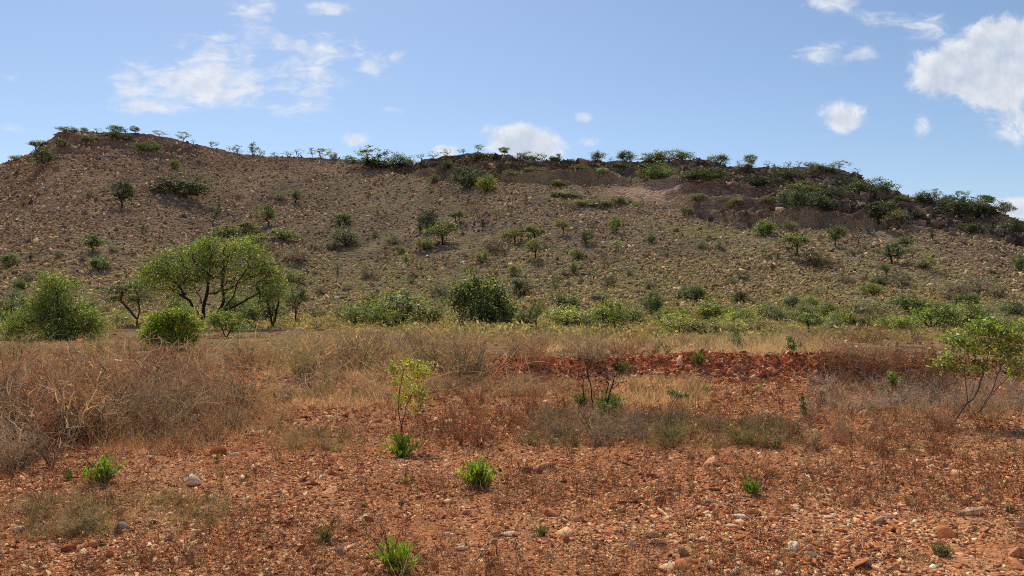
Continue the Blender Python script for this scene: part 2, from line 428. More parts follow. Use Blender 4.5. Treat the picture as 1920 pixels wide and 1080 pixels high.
# ------------------------------------------------------------------ sky, sun, camera
def build_world():
    w = bpy.data.worlds.new('World'); scene.world = w; w.use_nodes = True
    nt = w.node_tree; nt.nodes.clear()
    sky = nt.nodes.new('ShaderNodeTexSky'); sky.sky_type = 'NISHITA'; sky.sun_disc = False
    sky.sun_elevation = SUN_EL; sky.sun_rotation = SUN_AZ
    sky.air_density = 1.0; sky.dust_density = 1.4; sky.ozone_density = 1.3; sky.altitude = 900
    sc = mixc(nt, 1.0, sky.outputs[0], SKY_TINT, 'MULTIPLY')
    bg = N(nt, 'ShaderNodeBackground'); bg.inputs[1].default_value = SKY_STRENGTH; nt.links.new(sc, bg.inputs[0])
    tc = nt.nodes.new('ShaderNodeTexCoord'); D = tc.outputs['Generated']
    sp = nt.nodes.new('ShaderNodeSeparateXYZ'); nt.links.new(D, sp.inputs[0])
    yy = math_node(nt, 'MAXIMUM', sp.outputs[1], 0.08)
    u = math_node(nt, 'DIVIDE', sp.outputs[0], yy); v = math_node(nt, 'DIVIDE', sp.outputs[2], yy)
    cb = nt.nodes.new('ShaderNodeCombineXYZ'); nt.links.new(u, cb.inputs[0]); nt.links.new(v, cb.inputs[1])
    UV = cb.outputs[0]
    front = ramp(nt, sp.outputs[1], 0.10, 0.25)
    def blob(px, py, rx, ry, s, rot=0.0):
        mp = nt.nodes.new('ShaderNodeMapping'); mp.vector_type = 'TEXTURE'
        mp.inputs['Location'].default_value = ((px - CX) / F, (HY - py) / F, 0)
        mp.inputs['Rotation'].default_value = (0, 0, rot); mp.inputs['Scale'].default_value = (rx / F, ry / F, 1)
        nt.links.new(UV, mp.inputs[0])
        ln = nt.nodes.new('ShaderNodeVectorMath'); ln.operation = 'LENGTH'; nt.links.new(mp.outputs[0], ln.inputs[0])
        return ramp(nt, ln.outputs['Value'], 1.0, 0.0, 0.0, s)
    def total(lst):
        o = lst[0]
        for x in lst[1:]: o = math_node(nt, 'ADD', o, x)
        return math_node(nt, 'MINIMUM', o, 1.0)
    # thin streaky cloud
    cir = total([blob(*b) for b in CIRRUS])
    mp = nt.nodes.new('ShaderNodeMapping'); mp.inputs['Scale'].default_value = (26, 62, 1); mp.inputs['Rotation'].default_value = (0, 0, 0.12)
    nt.links.new(UV, mp.inputs[0])
    nc = noise(nt, mp.outputs[0], 1.0, 9, 0.62, 0.6)
    nlow = noise(nt, UV, 17.0, 4, 0.55, 0.3)
    mixn = math_node(nt, 'ADD', math_node(nt, 'MULTIPLY', nc.outputs[0], 2.2), math_node(nt, 'MULTIPLY', nlow.outputs[0], 1.5))
    a1 = math_node(nt, 'ADD', math_node(nt, 'SUBTRACT', mixn, 1.97), math_node(nt, 'MULTIPLY', cir, 0.95))
    a1 = math_node(nt, 'MULTIPLY', ramp(nt, a1, 0.0, 1.12, 0, 0.9), ramp(nt, cir, 0.0, 0.35))
    # heaped cloud
    cum = total([blob(*b) for b in CUMULUS])
    nb = noise(nt, UV, 22.0, 10, 0.66, 0.35)
    a2 = math_node(nt, 'ADD', math_node(nt, 'MULTIPLY', nb.outputs[0], 2.3), math_node(nt, 'MULTIPLY', cum, 1.25))
    a2 = math_node(nt, 'MULTIPLY', ramp(nt, a2, 1.28, 2.05, 0, 0.97), ramp(nt, cum, 0.0, 0.3))
    alpha = math_node(nt, 'MULTIPLY', math_node(nt, 'MAXIMUM', a1, a2), front)
    off = nt.nodes.new('ShaderNodeVectorMath'); off.operation = 'ADD'; nt.links.new(UV, off.inputs[0]); off.inputs[1].default_value = (-0.006, 0.012, 0)
    nb2 = noise(nt, off.outputs[0], 22.0, 6, 0.60, 0.35)
    lit = math_node(nt, 'SUBTRACT', nb.outputs[0], nb2.outputs[0])
    core = ramp(nt, cum, 0.25, 0.95, 0.10, -0.24)
    lit = math_node(nt, 'ADD', math_node(nt, 'MULTIPLY', lit, 1.3), math_node(nt, 'ADD', core, 0.55), True)
    ccol = mixc(nt, lit, (0.50, 0.58, 0.72), (0.97, 0.97, 0.98))
    bc = N(nt, 'ShaderNodeBackground'); bc.inputs[1].default_value = 1.0; nt.links.new(ccol, bc.inputs[0])
    mx = nt.nodes.new('ShaderNodeMixShader'); nt.links.new(alpha, mx.inputs[0]); nt.links.new(bg.outputs[0], mx.inputs[1]); nt.links.new(bc.outputs[0], mx.inputs[2])
    o = nt.nodes.new('ShaderNodeOutputWorld'); nt.links.new(mx.outputs[0], o.inputs[0])
    w.cycles.sampling_method = 'MANUAL'; w.cycles.sample_map_resolution = 256

SKY_STRENGTH = 0.115
SKY_TINT = (0.98, 1.03, 1.07)
# centre, radii (photo pixels from the horizon direction), weight, tilt
CIRRUS = [(330, 155, 190, 85, 0.95), (440, 150, 160, 70, 0.7), (430, 80, 150, 50, 0.75), (600, 92, 130, 50, 0.95), (585, 150, 120, 55, 0.6), (470, 20, 70, 55, 0.7), (610, 18, 80, 26, 0.7),
          (280, 203, 110, 24, 0.65), (560, 205, 150, 38, 0.6), (700, 120, 48, 32, 0.7), (742, 105, 42, 20, 0.7), (722, 150, 32, 15, 0.5), (740, 205, 50, 20, 0.35),
          (1545, 8, 110, 30, 0.75), (1650, 28, 80, 32, 0.65), (1560, 100, 130, 38, 0.8), (1730, 50, 120, 40, 0.75), (1095, 220, 36, 16, 0.75), (1000, 330, 20, 10, 0.1),
          (20, 150, 40, 22, 0.3), (20, 240, 50, 16, 0.35), (300, 243, 70, 14, 0.5)]
CUMULUS = [(1850, 120, 190, 95, 1.0), (1800, 150, 150, 75, 0.65), (1900, 60, 110, 60, 0.75), (1895, 200, 110, 110, 0.55), (975, 258, 118, 46, 0.95), (1000, 285, 95, 40, 0.8),
           (1580, 218, 80, 46, 0.62), (1575, 235, 40, 30, 0.3), (665, 262, 42, 24, 0.6), (840, 285, 55, 24, 0.65), (1105, 268, 40, 20, 0.35), (1900, 395, 80, 38, 0.85), (1730, 238, 36, 34, 0.42), (605, 285, 30, 16, 0.4)]

def build_light_camera():
    l = bpy.data.lights.new('sun', 'SUN'); l.energy = 5.0; l.angle = math.radians(0.5); l.color = (1.0, 0.89, 0.70)
    o = bpy.data.objects.new('sun', l); COL.objects.link(o)
    d = np.array([math.sin(SUN_AZ) * math.cos(SUN_EL), math.cos(SUN_AZ) * math.cos(SUN_EL), math.sin(SUN_EL)])
    from mathutils import Vector
    o.rotation_euler = Vector(d).to_track_quat('Z', 'Y').to_euler(); o.location = (-20, 30, 60)
    c = bpy.data.cameras.new('camera'); c.sensor_width = 36; c.sensor_fit = 'HORIZONTAL'
    c.lens = 36 * F / 1920; c.shift_y = (HY - 540) / 1920.0; c.clip_start = 0.1; c.clip_end = 20000
    co = bpy.data.objects.new('camera', c); COL.objects.link(co)
    co.location = (0, 0, CH); co.rotation_euler = (math.pi / 2, 0, 0)
    scene.camera = co
    scene.view_settings.view_transform = 'Standard'; scene.view_settings.look = 'None'; scene.view_settings.exposure = 0
    scene.cycles.max_bounces = 5; scene.cycles.diffuse_bounces = 3; scene.cycles.transmission_bounces = 3
    scene.cycles.use_denoising = False; scene.cycles.pixel_filter_type = 'BLACKMAN_HARRIS'; scene.cycles.filter_width = 1.0
# ------------------------------------------------------------------ stones
def stone_proto(rng, sub, flat):
    import bmesh
    bm = bmesh.new()
    if sub < 0:
        bmesh.ops.create_cube(bm, size=1.3)
    else:
        bmesh.ops.create_icosphere(bm, subdivisions=max(sub, 1), radius=1.0)
    bm.verts.ensure_lookup_table()
    V = np.array([v.co[:] for v in bm.verts])
    bmesh.ops.triangulate(bm, faces=bm.faces)
    Fc = np.array([[v.index for v in f.verts] for f in bm.faces])
    bm.free()
    # cut by random planes to give flat facets and sharp edges
    for _ in range(7 if sub >= 1 else 3):
        n = unit(rng.normal(size=3)); d = rng.uniform(0.45, 0.85)
        over = V @ n - d
        V = V - np.maximum(over, 0)[:, None] * n
    V = V * (1 + 0.06 * rng.normal(size=V.shape))
    V = V / np.abs(V).max(0)
    V[:, 1] *= rng.uniform(0.55, 0.95); V[:, 2] *= flat * rng.uniform(0.7, 1.25)
    return V, Fc

def scatter_stones(bag, x, y, z, size, cols, rng, sub, flat=0.38, nproto=14, tilt=0.35, sink=0.25, normal=None):
    n = len(x); k = rng.randint(0, nproto, n)
    for i in range(nproto):
        ix = np.nonzero(k == i)[0]
        if not len(ix): continue
        V, Fc = stone_proto(rng, sub, flat)
        m = len(ix)
        a = rng.uniform(0, 2 * np.pi, m); tx = rng.normal(0, tilt, m); ty = rng.normal(0, tilt, m)
        ca, sa = np.cos(a), np.sin(a)
        P = V[None] * size[ix][:, None, None] * rng.uniform(0.6, 1.45, (m, 1, 3))
        X = P[..., 0] * ca[:, None] - P[..., 1] * sa[:, None]; Y = P[..., 0] * sa[:, None] + P[..., 1] * ca[:, None]
        Z = P[..., 2] + X * tx[:, None] + Y * ty[:, None]
        Q = np.stack([X + x[ix][:, None], Y + y[ix][:, None], Z + (z[ix] + size[ix] * flat * (1 - 2 * sink) * 0.6)[:, None]], -1)
        f = (np.arange(m)[:, None, None] * len(V) + Fc[None]).reshape(-1, 3)
        bag.add(Q.reshape(-1, 3), f, np.repeat(cols[ix], len(V), 0))

RED = np.array([[0.603, 0.244, 0.106], [0.453, 0.162, 0.067], [0.764, 0.404, 0.211], [0.824, 0.536, 0.312], [0.221, 0.080, 0.044], [0.703, 0.460, 0.253], [0.860, 0.667, 0.421], [0.221, 0.132, 0.084]])
REDP = np.array([.24, .20, .17, .14, .09, .08, .03, .05])
SCR = np.array([[0.441, 0.306, 0.186], [0.301, 0.200, 0.130], [0.581, 0.420, 0.269], [0.171, 0.120, 0.087], [0.702, 0.553, 0.381], [0.462, 0.353, 0.182]])
SCRP = np.array([.33, .26, .16, .12, .05, .08])
def pick(pal, p, n, rng, var=0.15):
    c = pal[rng.choice(len(pal), n, p=p / p.sum())]
    return np.clip(c * (1 + var * rng.normal(size=(n, 1))), 0.01, 0.9)

def build_gravel():
    rng = R0(11); b = Bag()
    def spot(n, y0, y1, power, um=0.80):
        q = rng.uniform(0, 1, n)
        y = (y0 ** power + q * (y1 ** power - y0 ** power)) ** (1 / power)
        return rng.uniform(-um, um, n) * y, y
    for (n, y0, y1, pw, med, sg, lo, hi, sub) in ((150000, 4.0, 9.5, 0.4, 0.0078, 0.45, 0.0035, 0.026, 0), (7000, 4.0, 11, 0.5, 0.020, 0.40, 0.012, 0.060, 1),
                                                   (48000, 9, 19, 0.7, 0.015, 0.42, 0.008, 0.050, 0), (200, 4.2, 11, 0.8, 0.050, 0.25, 0.035, 0.08, 2), (3500, 9.5, 17, 0.9, 0.034, 0.35, 0.022, 0.08, 1),
                                                   (5000, 19, 50, 1.2, 0.05, 0.4, 0.03, 0.14, 0)):
        x, y = spot(n, y0, y1, pw)
        dens = 0.8 * fbm(x / 1.5, y / 1.1, 61, 4) + 0.15 + 0.7 * fbm(x / 0.3, y / 0.3, 62, 2)
        keep = rng.uniform(-0.75, 0.45, n) < dens
        x, y = x[keep], y[keep]; n = len(x)
        size = np.clip(med * np.exp(sg * rng.normal(size=n)), lo, hi)
        scatter_stones(b, x, y, ground(x, y), size, pick(RED, REDP, n, rng), rng, sub if sub else -1, flat=0.30, tilt=0.38, sink=0.36)
    # stones of the bank
    n = 9000
    x = rng.uniform(-1.8, 12.5, n); y = 15.7 + rng.normal(0, 0.45, n) - 0.1
    size = np.clip(0.024 * np.exp(0.45 * rng.normal(size=n)), 0.014, 0.12)
    pal0 = None; pal = pick(RED, np.array([.34, .34, .10, .03, .22, .02, .01, .04]), n, rng) * 1.15
    pal = pal * (1 - 0.6 * sstep(6.2, 6.9, x))[:, None]
    x2 = rng.uniform(1.6, 6.6, 1500); y2 = 14.95 + rng.normal(0, 0.16, 1500)
    scatter_stones(b, x, y, ground(x, y), size, pal, rng, 1, flat=0.5, tilt=0.6)
    s2 = np.clip(0.030 * np.exp(0.4 * rng.normal(size=1500)), 0.016, 0.11)
    scatter_stones(b, x2, y2, ground(x2, y2), s2, pick(RED, REDP, 1500, rng) * 0.95, rng, 1, flat=0.55)
    # dark stony heap at the left
    n = 1500
    x = -6.3 + rng.normal(0, 1.1, n); y = 10.0 + rng.normal(0, 0.9, n)
    size = np.clip(0.05 * np.exp(0.45 * rng.normal(size=n)), 0.02, 0.16)
    scatter_stones(b, x, y, ground(x, y), size, pick(RED, np.array([.1, .25, .05, .08, .35, .1, .01, .15]), n, rng) * 0.8, rng, 1, flat=0.5, tilt=0.5)
    o = link('gravel', b.mesh('gravel', [M_STONE])); tag(o, 'red and tan gravel strewn over the bare earth', 'gravel', kind='stuff')

def hill_spots(n, rng, t0=-0.02, t1=1.0, um=0.80):
    u = rng.uniform(-um, um, n); t = rng.uniform(t0, t1, n)
    Rd, Ft, zr = hill_params(u)
    y = Ft + t * (Rd - Ft)
    return u, t, u * y, y

def build_scree():
    rng = R0(12); b = Bag()
    for (n, med, sg, lo, hi, sub) in ((78000, 0.130, 0.36, 0.07, 0.34, -1), (6000, 0.25, 0.28, 0.18, 0.46, 1)):
        u, t, x, y = hill_spots(n, rng)
        px = CX + F * u
        dens = 0.9 * fbm(x / 8.0, y / 8.0, 71, 4) + 0.9 * fbm(x / 3.5, y / 28.0, 72, 3) + 0.15 - 0.4 * sstep(0.75, 0.9, t) * (px > 720) + 0.25 * (px < 640)
        dens = dens - 2.0 * (slab_mask(px, t) > 0.22) - 0.5 * np.exp(-((px - 1330) / 130.0) ** 2 - ((t - 0.48) / 0.06) ** 2)
        keep = rng.uniform(-0.8, 0.8, n) < dens
        u, t, x, y, px = u[keep], t[keep], x[keep], y[keep], px[keep]; n = len(x)
        size = np.clip(med * np.exp(sg * rng.normal(size=n)) * (0.75 + 0.5 * t), lo, hi)
        c = pick(SCR, SCRP, n, rng)
        low = (1 - sstep(0.1, 0.55, t))[:, None]
        c = c * (1 - low) + c * low * np.array([1.12, 1.06, 0.88])
        c = c * np.where((px < 520) & (t > 0.5), 1.0, 1.0)[:, None]
        scatter_stones(b, x, y, hill(x, y), size, c, rng, sub, flat=0.62, tilt=0.5, sink=0.2)
    o = link('scree', b.mesh('scree', [M_SCREE])); tag(o, 'broken brown stones covering the hillside', 'scree', kind='stuff')
    # crags: dark angular blocks of the rocky top
    b = Bag(); n = 26000
    u, t, x, y = hill_spots(n, rng, 0.5, 1.01)
    px = CX + F * u; c0 = np.interp(px, CLX, CLT)
    left = (px > 60) & (px < 380) & (t > 0.80)
    p = sstep(c0 - 0.02, c0 + 0.03, t) * (0.30 + 0.75 * sstep(1250, 1500, px)) + 0.35 * left
    p = p * (0.45 + 1.3 * fbm(x / 7.0, y / 7.0, 81, 3)) + 0.45 * sstep(1480, 1560, px) * sstep(0.93, 0.99, t)
    sm = slab_mask(px, t)
    keep = (rng.uniform(0, 1, n) < p) & (sm < 0.2)
    x, y, px, t = x[keep], y[keep], px[keep], t[keep]; n = len(x)
    size = np.clip(0.36 * np.exp(0.5 * rng.normal(size=n)), 0.18, 0.95) * np.where((px < 500) | (t > 0.96), 0.55, 1.0)
    pal = np.array([[0.17, 0.128, 0.105], [0.23, 0.168, 0.130], [0.30, 0.20, 0.145], [0.12, 0.098, 0.090], [0.42, 0.31, 0.22]])
    scatter_stones(b, x, y, hill(x, y), size, pick(pal, np.array([.3, .27, .17, .2, .06]), n, rng), rng, -1, flat=0.66, tilt=0.3, sink=0.3)
    o = link('crag_rock', b.mesh('crag_rock', [M_SCREE])); tag(o, 'dark broken rock crowning the ridge', 'rock', kind='stuff')

# ------------------------------------------------------------------ dry plants
def dry_shrub(rng, stems=26, fine=1.0, open_=0.9, w=0.008, heads=0.5, base=0.05, tw=2.4):
    """bare twiggy shrub, about 1 wide and 1 high; returns V, F, C"""
    n1 = stems
    ph = rng.uniform(0, 2 * np.pi, n1); el = np.arccos(1 - rng.uniform(0, 1, n1) ** 0.8 * (1 - math.cos(open_)))
    D = np.stack([np.sin(el) * np.cos(ph), np.sin(el) * np.sin(ph), np.cos(el)], -1)
    P = np.stack([base * rng.normal(size=n1), base * rng.normal(size=n1), np.zeros(n1)], -1)
    L = rng.uniform(0.55, 1.0, n1) * (1.0 - 0.35 * np.sin(el))
    b = Bag()
    def col(n, k=1.0): return k * rng.uniform(0.6, 1.35, (n, 1)) * np.array([[1, 1, 1]])
    V, Fc, p1, d1 = ribbons(P, D, L, w * 1.5, rng, 4, 0.55, 0.12, 0.6)
    b.add(V, Fc, np.repeat(col(n1, 0.8), 10, 0))
    n2 = int(n1 * 8 * fine); i = rng.randint(0, n1, n2); s = rng.randint(1, 5, n2)
    d = unit(d1[i, s] + 0.75 * rdir(rng, n2) + np.array([0, 0, 0.1]))
    V, Fc, p2, d2 = ribbons(p1[i, s], d, L[i] * rng.uniform(0.18, 0.45, n2), w, rng, 3, 0.8, 0.15, 0.5)
    b.add(V, Fc, np.repeat(col(n2), 8, 0))
    n3 = int(n2 * tw); i = rng.randint(0, n2, n3); s = rng.randint(1, 4, n3)
    d = unit(d2[i, s] + 0.9 * rdir(rng, n3))
    V, Fc, p3, d3 = ribbons(p2[i, s], d, rng.uniform(0.05, 0.17, n3), w * 0.75, rng, 2, 0.9, 0.2, 0.3)
    b.add(V, Fc, np.repeat(col(n3, 1.1), 6, 0))
    nh = int(n3 * heads)
    if nh:
        j = rng.randint(0, n3, nh)
        V, Fc = leaf_cards(p3[j, 2] + 0.01 * rng.normal(size=(nh, 3)), rng.uniform(0.02, 0.045, nh), rng.uniform(0.012, 0.025, nh), rng)
        b.add(V, Fc, np.repeat(col(nh, 1.35), 4, 0))
    return np.concatenate(b.V), np.concatenate([f.reshape(-1, 4) for f in b.F]), np.concatenate(b.C)

def merge(bag, proto, x, y, z, sw, sh, col, rng):
    V, Fc, C = proto
    m = len(x); a = rng.uniform(0, 2 * np.pi, m); ca, sa = np.cos(a)[:, None], np.sin(a)[:, None]
    X = (V[None, :, 0] * ca - V[None, :, 1] * sa) * sw[:, None] + x[:, None]
    Y = (V[None, :, 0] * sa + V[None, :, 1] * ca) * sw[:, None] + y[:, None]
    Z = V[None, :, 2] * sh[:, None] + z[:, None]
    f = (np.arange(m)[:, None, None] * len(V) + Fc[None]).reshape(-1, 4)
    bag.add(np.stack([X, Y, Z], -1).reshape(-1, 3), f, (C[None] * col[:, None]).reshape(-1, 3))

TAN = np.array([0.60, 0.41, 0.20]); REDT = np.array([0.46, 0.245, 0.125]); GREYT = np.array([0.46, 0.34, 0.215]); OLT = np.array([0.46, 0.38, 0.16]); LIL = np.array([0.50, 0.39, 0.29])
DKT = np.array([0.13, 0.085, 0.062])
# x range, base row range, height range (m), number, tones, width/height
TOPX = [-200, 0, 480, 560, 760, 860, 960, 1100, 1400, 1600, 1900, 2100]
TOPY = [636, 636, 640, 622, 612, 602, 612, 624, 622, 606, 616, 616]
def cap(px, py, y, h):
    return np.minimum(h, np.maximum(0.17, (py - np.interp(px, TOPX, TOPY) + 16 * fbm(px / 38.0, px * 0 + 2.5, 19, 3)) * y / F))
BRUSH = [
    (-150, 470, 690, 790, (0.4, 0.85), 130, (REDT, GREYT, TAN), 1.15),
    (-150, 480, 648, 692, (0.7, 1.15), 130, (TAN, REDT, OLT), 1.2),
    (420, 900, 648, 706, (0.65, 1.05), 140, (TAN, OLT, GREYT, TAN), 1.15),
    (960, 1420, 624, 654, (0.5, 0.95), 90, (TAN, GREYT, OLT), 1.3),
    (1400, 2050, 620, 650, (0.5, 1.1), 80, (GREYT, OLT, REDT), 1.4),
    (880, 1290, 660, 690, (0.3, 0.6), 34, (REDT * 0.6, GREYT * 0.7, DKT), 1.3),
    (1520, 1800, 676, 716, (0.3, 0.6), 60, (DKT, DKT * 1.6, REDT * 0.7), 1.3),
    (1520, 2000, 716, 778, (0.22, 0.42), 150, (LIL, LIL * 0.8, GREYT), 1.2),
    (985, 1295, 782, 836, (0.18, 0.36), 110, (GREYT * 0.8, OLT * 0.7, GREYT), 1.2),
    (1305, 1500, 790, 842, (0.14, 0.30), 60, (GREYT * 0.8, OLT * 0.65, OLT * 0.7), 1.2),
    (-150, 130, 770, 880, (0.35, 0.75), 42, (GREYT, REDT, GREYT), 1.1),
    (130, 480, 770, 830, (0.2, 0.5), 60, (GREYT, TAN, REDT), 1.1),
    (500, 660, 800, 850, (0.12, 0.25), 30, (OLT, GREYT), 1.4),
    (60, 230, 940, 1005, (0.10, 0.20), 26, (OLT, GREYT), 1.4),
    (260, 420, 935, 990, (0.08, 0.15), 14, (OLT, OLT), 1.3),
    (1180, 1330, 715, 760, (0.2, 0.32), 30, (TAN, OLT), 1.5),
    (520, 760, 690, 735, (0.18, 0.35), 50, (TAN, GREYT), 1.5),
    (760, 1100, 712, 745, (0.16, 0.3), 60, (GREYT, TAN), 1.5),
    (1480, 1800, 780, 850, (0.14, 0.3), 70, (REDT * 0.8, REDT, GREYT), 1.2),
    (820, 1010, 740, 840, (0.15, 0.4), 34, (REDT * 0.8, REDT), 1.0),
    (1220, 2000, 850, 965, (0.07, 0.15), 190, (REDT * 0.55, REDT * 0.75, REDT * 0.45), 1.0),
    (-60, 1200, 860, 1080, (0.05, 0.11), 110, (REDT * 0.55, REDT * 0.75, OLT * 0.6), 1.0),
    (1200, 2000, 965, 1080, (0.05, 0.10), 60, (REDT * 0.5, REDT * 0.7), 1.0),
]
def build_brush():
    rng = R0(13); b = Bag()
    protos = [dry_shrub(rng, 13, 0.45, op, 0.017, 0.35, 0.05, 1.1) for op in (0.95, 0.6, 0.5, 0.8, 0.55, 0.9, 0.65, 0.5)]
    for (x0, x1, y0, y1, (h0, h1), n, tones, asp) in BRUSH:
        px = rng.uniform(x0, x1, n); py = rng.uniform(y0, y1, n)
        x, y = flat_hit(px, py)
        k = rng.randint(0, len(protos), n)
        h = cap(px, py, y, rng.uniform(h0, h1, n)); c = np.array(tones)[rng.randint(0, len(tones), n)] * rng.uniform(0.45, 1.35, (n, 1))
        for i, p in enumerate(protos):
            s = np.nonzero(k == i)[0]
            if len(s): merge(b, p, x[s], y[s], ground(x[s], y[s]) - 0.02, h[s] * asp, h[s], c[s], rng)
    o = link('dry_brush', b.mesh('dry_brush', [M_TWIG])); tag(o, 'tangled dry brush and dead stems across the middle ground', 'brush', kind='stuff')

def build_grass():
    rng = R0(14); b = Bag()
    def tufts(x, y, nb, h, tone, spread, w, curl=0.5, lean=0.5):
        n = len(x)
        X = np.repeat(x, nb) + spread * rng.normal(size=n * nb) * np.repeat(h, nb); Y = np.repeat(y, nb) + spread * rng.normal(size=n * nb) * np.repeat(h, nb)
        P = np.stack([X, Y, ground(X, Y) - 0.01], -1)
        D = np.stack([lean * rng.normal(size=n * nb), lean * rng.normal(size=n * nb), np.ones(n * nb)], -1)
        L = np.repeat(h, nb) * rng.uniform(0.5, 1.15, n * nb)
        V, Fc, p, d = ribbons(P, D, L, np.repeat(w, nb) if np.ndim(w) else w, rng, 2, curl, 0.3, 0.75)
        c = np.repeat(tone, nb, 0) * rng.uniform(0.65, 1.3, (n * nb, 1))
        b.add(V, Fc, np.repeat(c, 6, 0)); return p, d
    def region(x0, x1, y0, y1, n):
        return flat_hit(rng.uniform(x0, x1, n), rng.uniform(y0, y1, n))
    PALE = np.array([0.84, 0.63, 0.31]); STRAW = np.array([0.66, 0.47, 0.22]); GB = np.array([0.42, 0.31, 0.17]); OG = np.array([0.32, 0.31, 0.11])
    for (x0, x1, y0, y1, n, nb, h0, h1, tones) in (
            (470, 720, 700, 765, 900, 13, 0.10, 0.24, (PALE, STRAW, GB)), (700, 1120, 706, 745, 560, 12, 0.10, 0.22, (STRAW, GB, GB)),
            (1150, 1320, 715, 765, 600, 13, 0.12, 0.28, (PALE, PALE, STRAW)), (1000, 1560, 632, 664, 1900, 13, 0.15, 0.45, (PALE, PALE, STRAW, GB)),
            (1240, 1560, 618, 648, 500, 12, 0.2, 0.5, (GB, STRAW, GB)), (560, 1000, 618, 650, 420, 10, 0.2, 0.5, (STRAW, GB, OG)),
            (-100, 600, 622, 655, 1500, 10, 0.25, 0.6, (GB, STRAW, OG)), (1540, 2000, 720, 790, 700, 12, 0.10, 0.26, (GB, GB, STRAW)),
            (1000, 1300, 775, 838, 560, 12, 0.06, 0.20, (GB, OG, GB)), (1310, 1500, 785, 842, 300, 12, 0.06, 0.18, (GB, OG, OG)),
            (130, 560, 760, 850, 620, 11, 0.10, 0.30, (STRAW, GB, REDT)), (500, 680, 800, 856, 240, 11, 0.06, 0.16, (OG, GB)),
            (40, 240, 930, 1012, 200, 12, 0.05, 0.13, (OG, GB, OG)), (260, 430, 930, 995, 110, 12, 0.04, 0.11, (OG, OG, GB)), (-80, 500, 860, 1000, 330, 9, 0.04, 0.11, (GB, OG, STRAW)),
            (-100, 520, 680, 800, 800, 10, 0.18, 0.5, (STRAW, GB, REDT, REDT)), (500, 900, 650, 715, 650, 10, 0.25, 0.65, (STRAW, GB, OLT)), (640, 1920, 600, 642, 1300, 10, 0.2, 0.5, (OG, OG, GB, STRAW)),
            (1620, 1960, 790, 850, 200, 11, 0.06, 0.15, (OG, GB)), (-100, 2000, 590, 622, 1700, 8, 0.25, 0.6, (GB, STRAW, OG)),
            (1050, 1900, 560 + 40, 640, 500, 9, 0.2, 0.5, (OG, GB, STRAW)), (200, 420, 1000, 1078, 40, 12, 0.03, 0.08, (OG, GB)), (-100, 2000, 850, 1080, 420, 12, 0.03, 0.08, (OG, GB, STRAW, OG)), (600, 2000, 745, 860, 420, 12, 0.04, 0.11, (OG, GB, STRAW)), (1700, 1800, 1030, 1070, 10, 14, 0.05, 0.09, (OG, STRAW))):
        x, y = region(x0, x1, y0, y1, n)
        keep = rng.uniform(-0.7, 0.5, n) < fbm(x / 1.2, y / 1.2, 91, 3); x, y = x[keep], y[keep]; n = len(x)
        h = cap(CX + F * x / y, HY + CH * F / y, y, rng.uniform(h0, h1, n))
        tufts(x, y, nb, h, np.array(tones)[rng.randint(0, len(tones), n)], 0.30, np.maximum(0.0042, 0.00046 * y))
    o = link('dry_grass', b.mesh('dry_grass', [M_GRASS])); tag(o, 'pale dry grass in loose patches', 'grass', kind='stuff')
    # thin dead weeds standing all over the red ground
    b = Bag(); n = 21000
    q = rng.uniform(0, 1, n); y = (4.1 ** 0.6 + q * (15.5 ** 0.6 - 4.1 ** 0.6)) ** (1 / 0.6); x = rng.uniform(-0.8, 0.8, n) * y
    px = CX + F * x / y; py = HY + CH * F / y
    dens = fbm(x / 1.3, y / 1.3, 95, 3) + 0.35 * np.exp(-((px - 1600) / 350.0) ** 2 - ((py - 900) / 70.0) ** 2) + 0.35 * np.exp(-((px - 900) / 260.0) ** 2 - ((py - 800) / 60.0) ** 2)
    keep = rng.uniform(-0.5, 0.7, n) < dens; x, y = x[keep], y[keep]; n = len(x)
    h = np.clip(0.105 * np.exp(0.5 * rng.normal(size=n)), 0.04, 0.42)
    tone = np.array([[0.19, 0.082, 0.045], [0.30, 0.14, 0.075], [0.55, 0.38, 0.22], [0.10, 0.058, 0.038], [0.26, 0.22, 0.095]])[rng.choice(5, n, p=[.36, .26, .12, .16, .10])]
    wd = np.maximum(0.0034, 0.00062 * y)
    p, d = tufts(x, y, 4, h, tone, 0.10, wd, 0.7, 0.40)
    m = len(p); rep = 3
    i = np.repeat(np.arange(m), rep); s = rng.randint(1, 3, m * rep)
    L = np.repeat(np.repeat(h, 4), rep) * rng.uniform(0.15, 0.45, m * rep)
    V, Fc, p2, d2 = ribbons(p[i, s], unit(d[i, s] + 0.8 * rdir(rng, m * rep)), L, np.repeat(np.repeat(wd, 4), rep) * 0.8, rng, 2, 0.8, 0.0, 0.5)
    b.add(V, Fc, np.repeat(np.repeat(np.repeat(tone, 4, 0), rep, 0) * rng.uniform(0.7, 1.3, (m * rep, 1)), 6, 0))
    # litter: bits of straw and twig lying flat
    n = 16000; q = rng.uniform(0, 1, n); y = (4.1 ** 0.6 + q * (15 ** 0.6 - 4.1 ** 0.6)) ** (1 / 0.6); x = rng.uniform(-0.8, 0.8, n) * y
    keep = rng.uniform(-0.5, 0.6, n) < fbm(x / 1.2, y / 1.2, 99, 3) - 0.25 * (x / y) ; x, y = x[keep], y[keep]; n = len(x)
    a = rng.uniform(0, 6.28, n)
    V, Fc, _, _ = ribbons(np.stack([x, y, ground(x, y) + 0.012], -1), np.stack([np.cos(a), np.sin(a), rng.normal(0.08, 0.12, n)], -1), np.clip(0.06 * np.exp(0.5 * rng.normal(size=n)), 0.02, 0.25), np.maximum(0.003, 0.0005 * y), rng, 2, 0.6, 0.0, 0.5)
    tone = np.array([[0.62, 0.46, 0.27], [0.42, 0.26, 0.15], [0.22, 0.12, 0.07], [0.75, 0.60, 0.40]])[rng.choice(4, n, p=[.35, .3, .2, .15])]
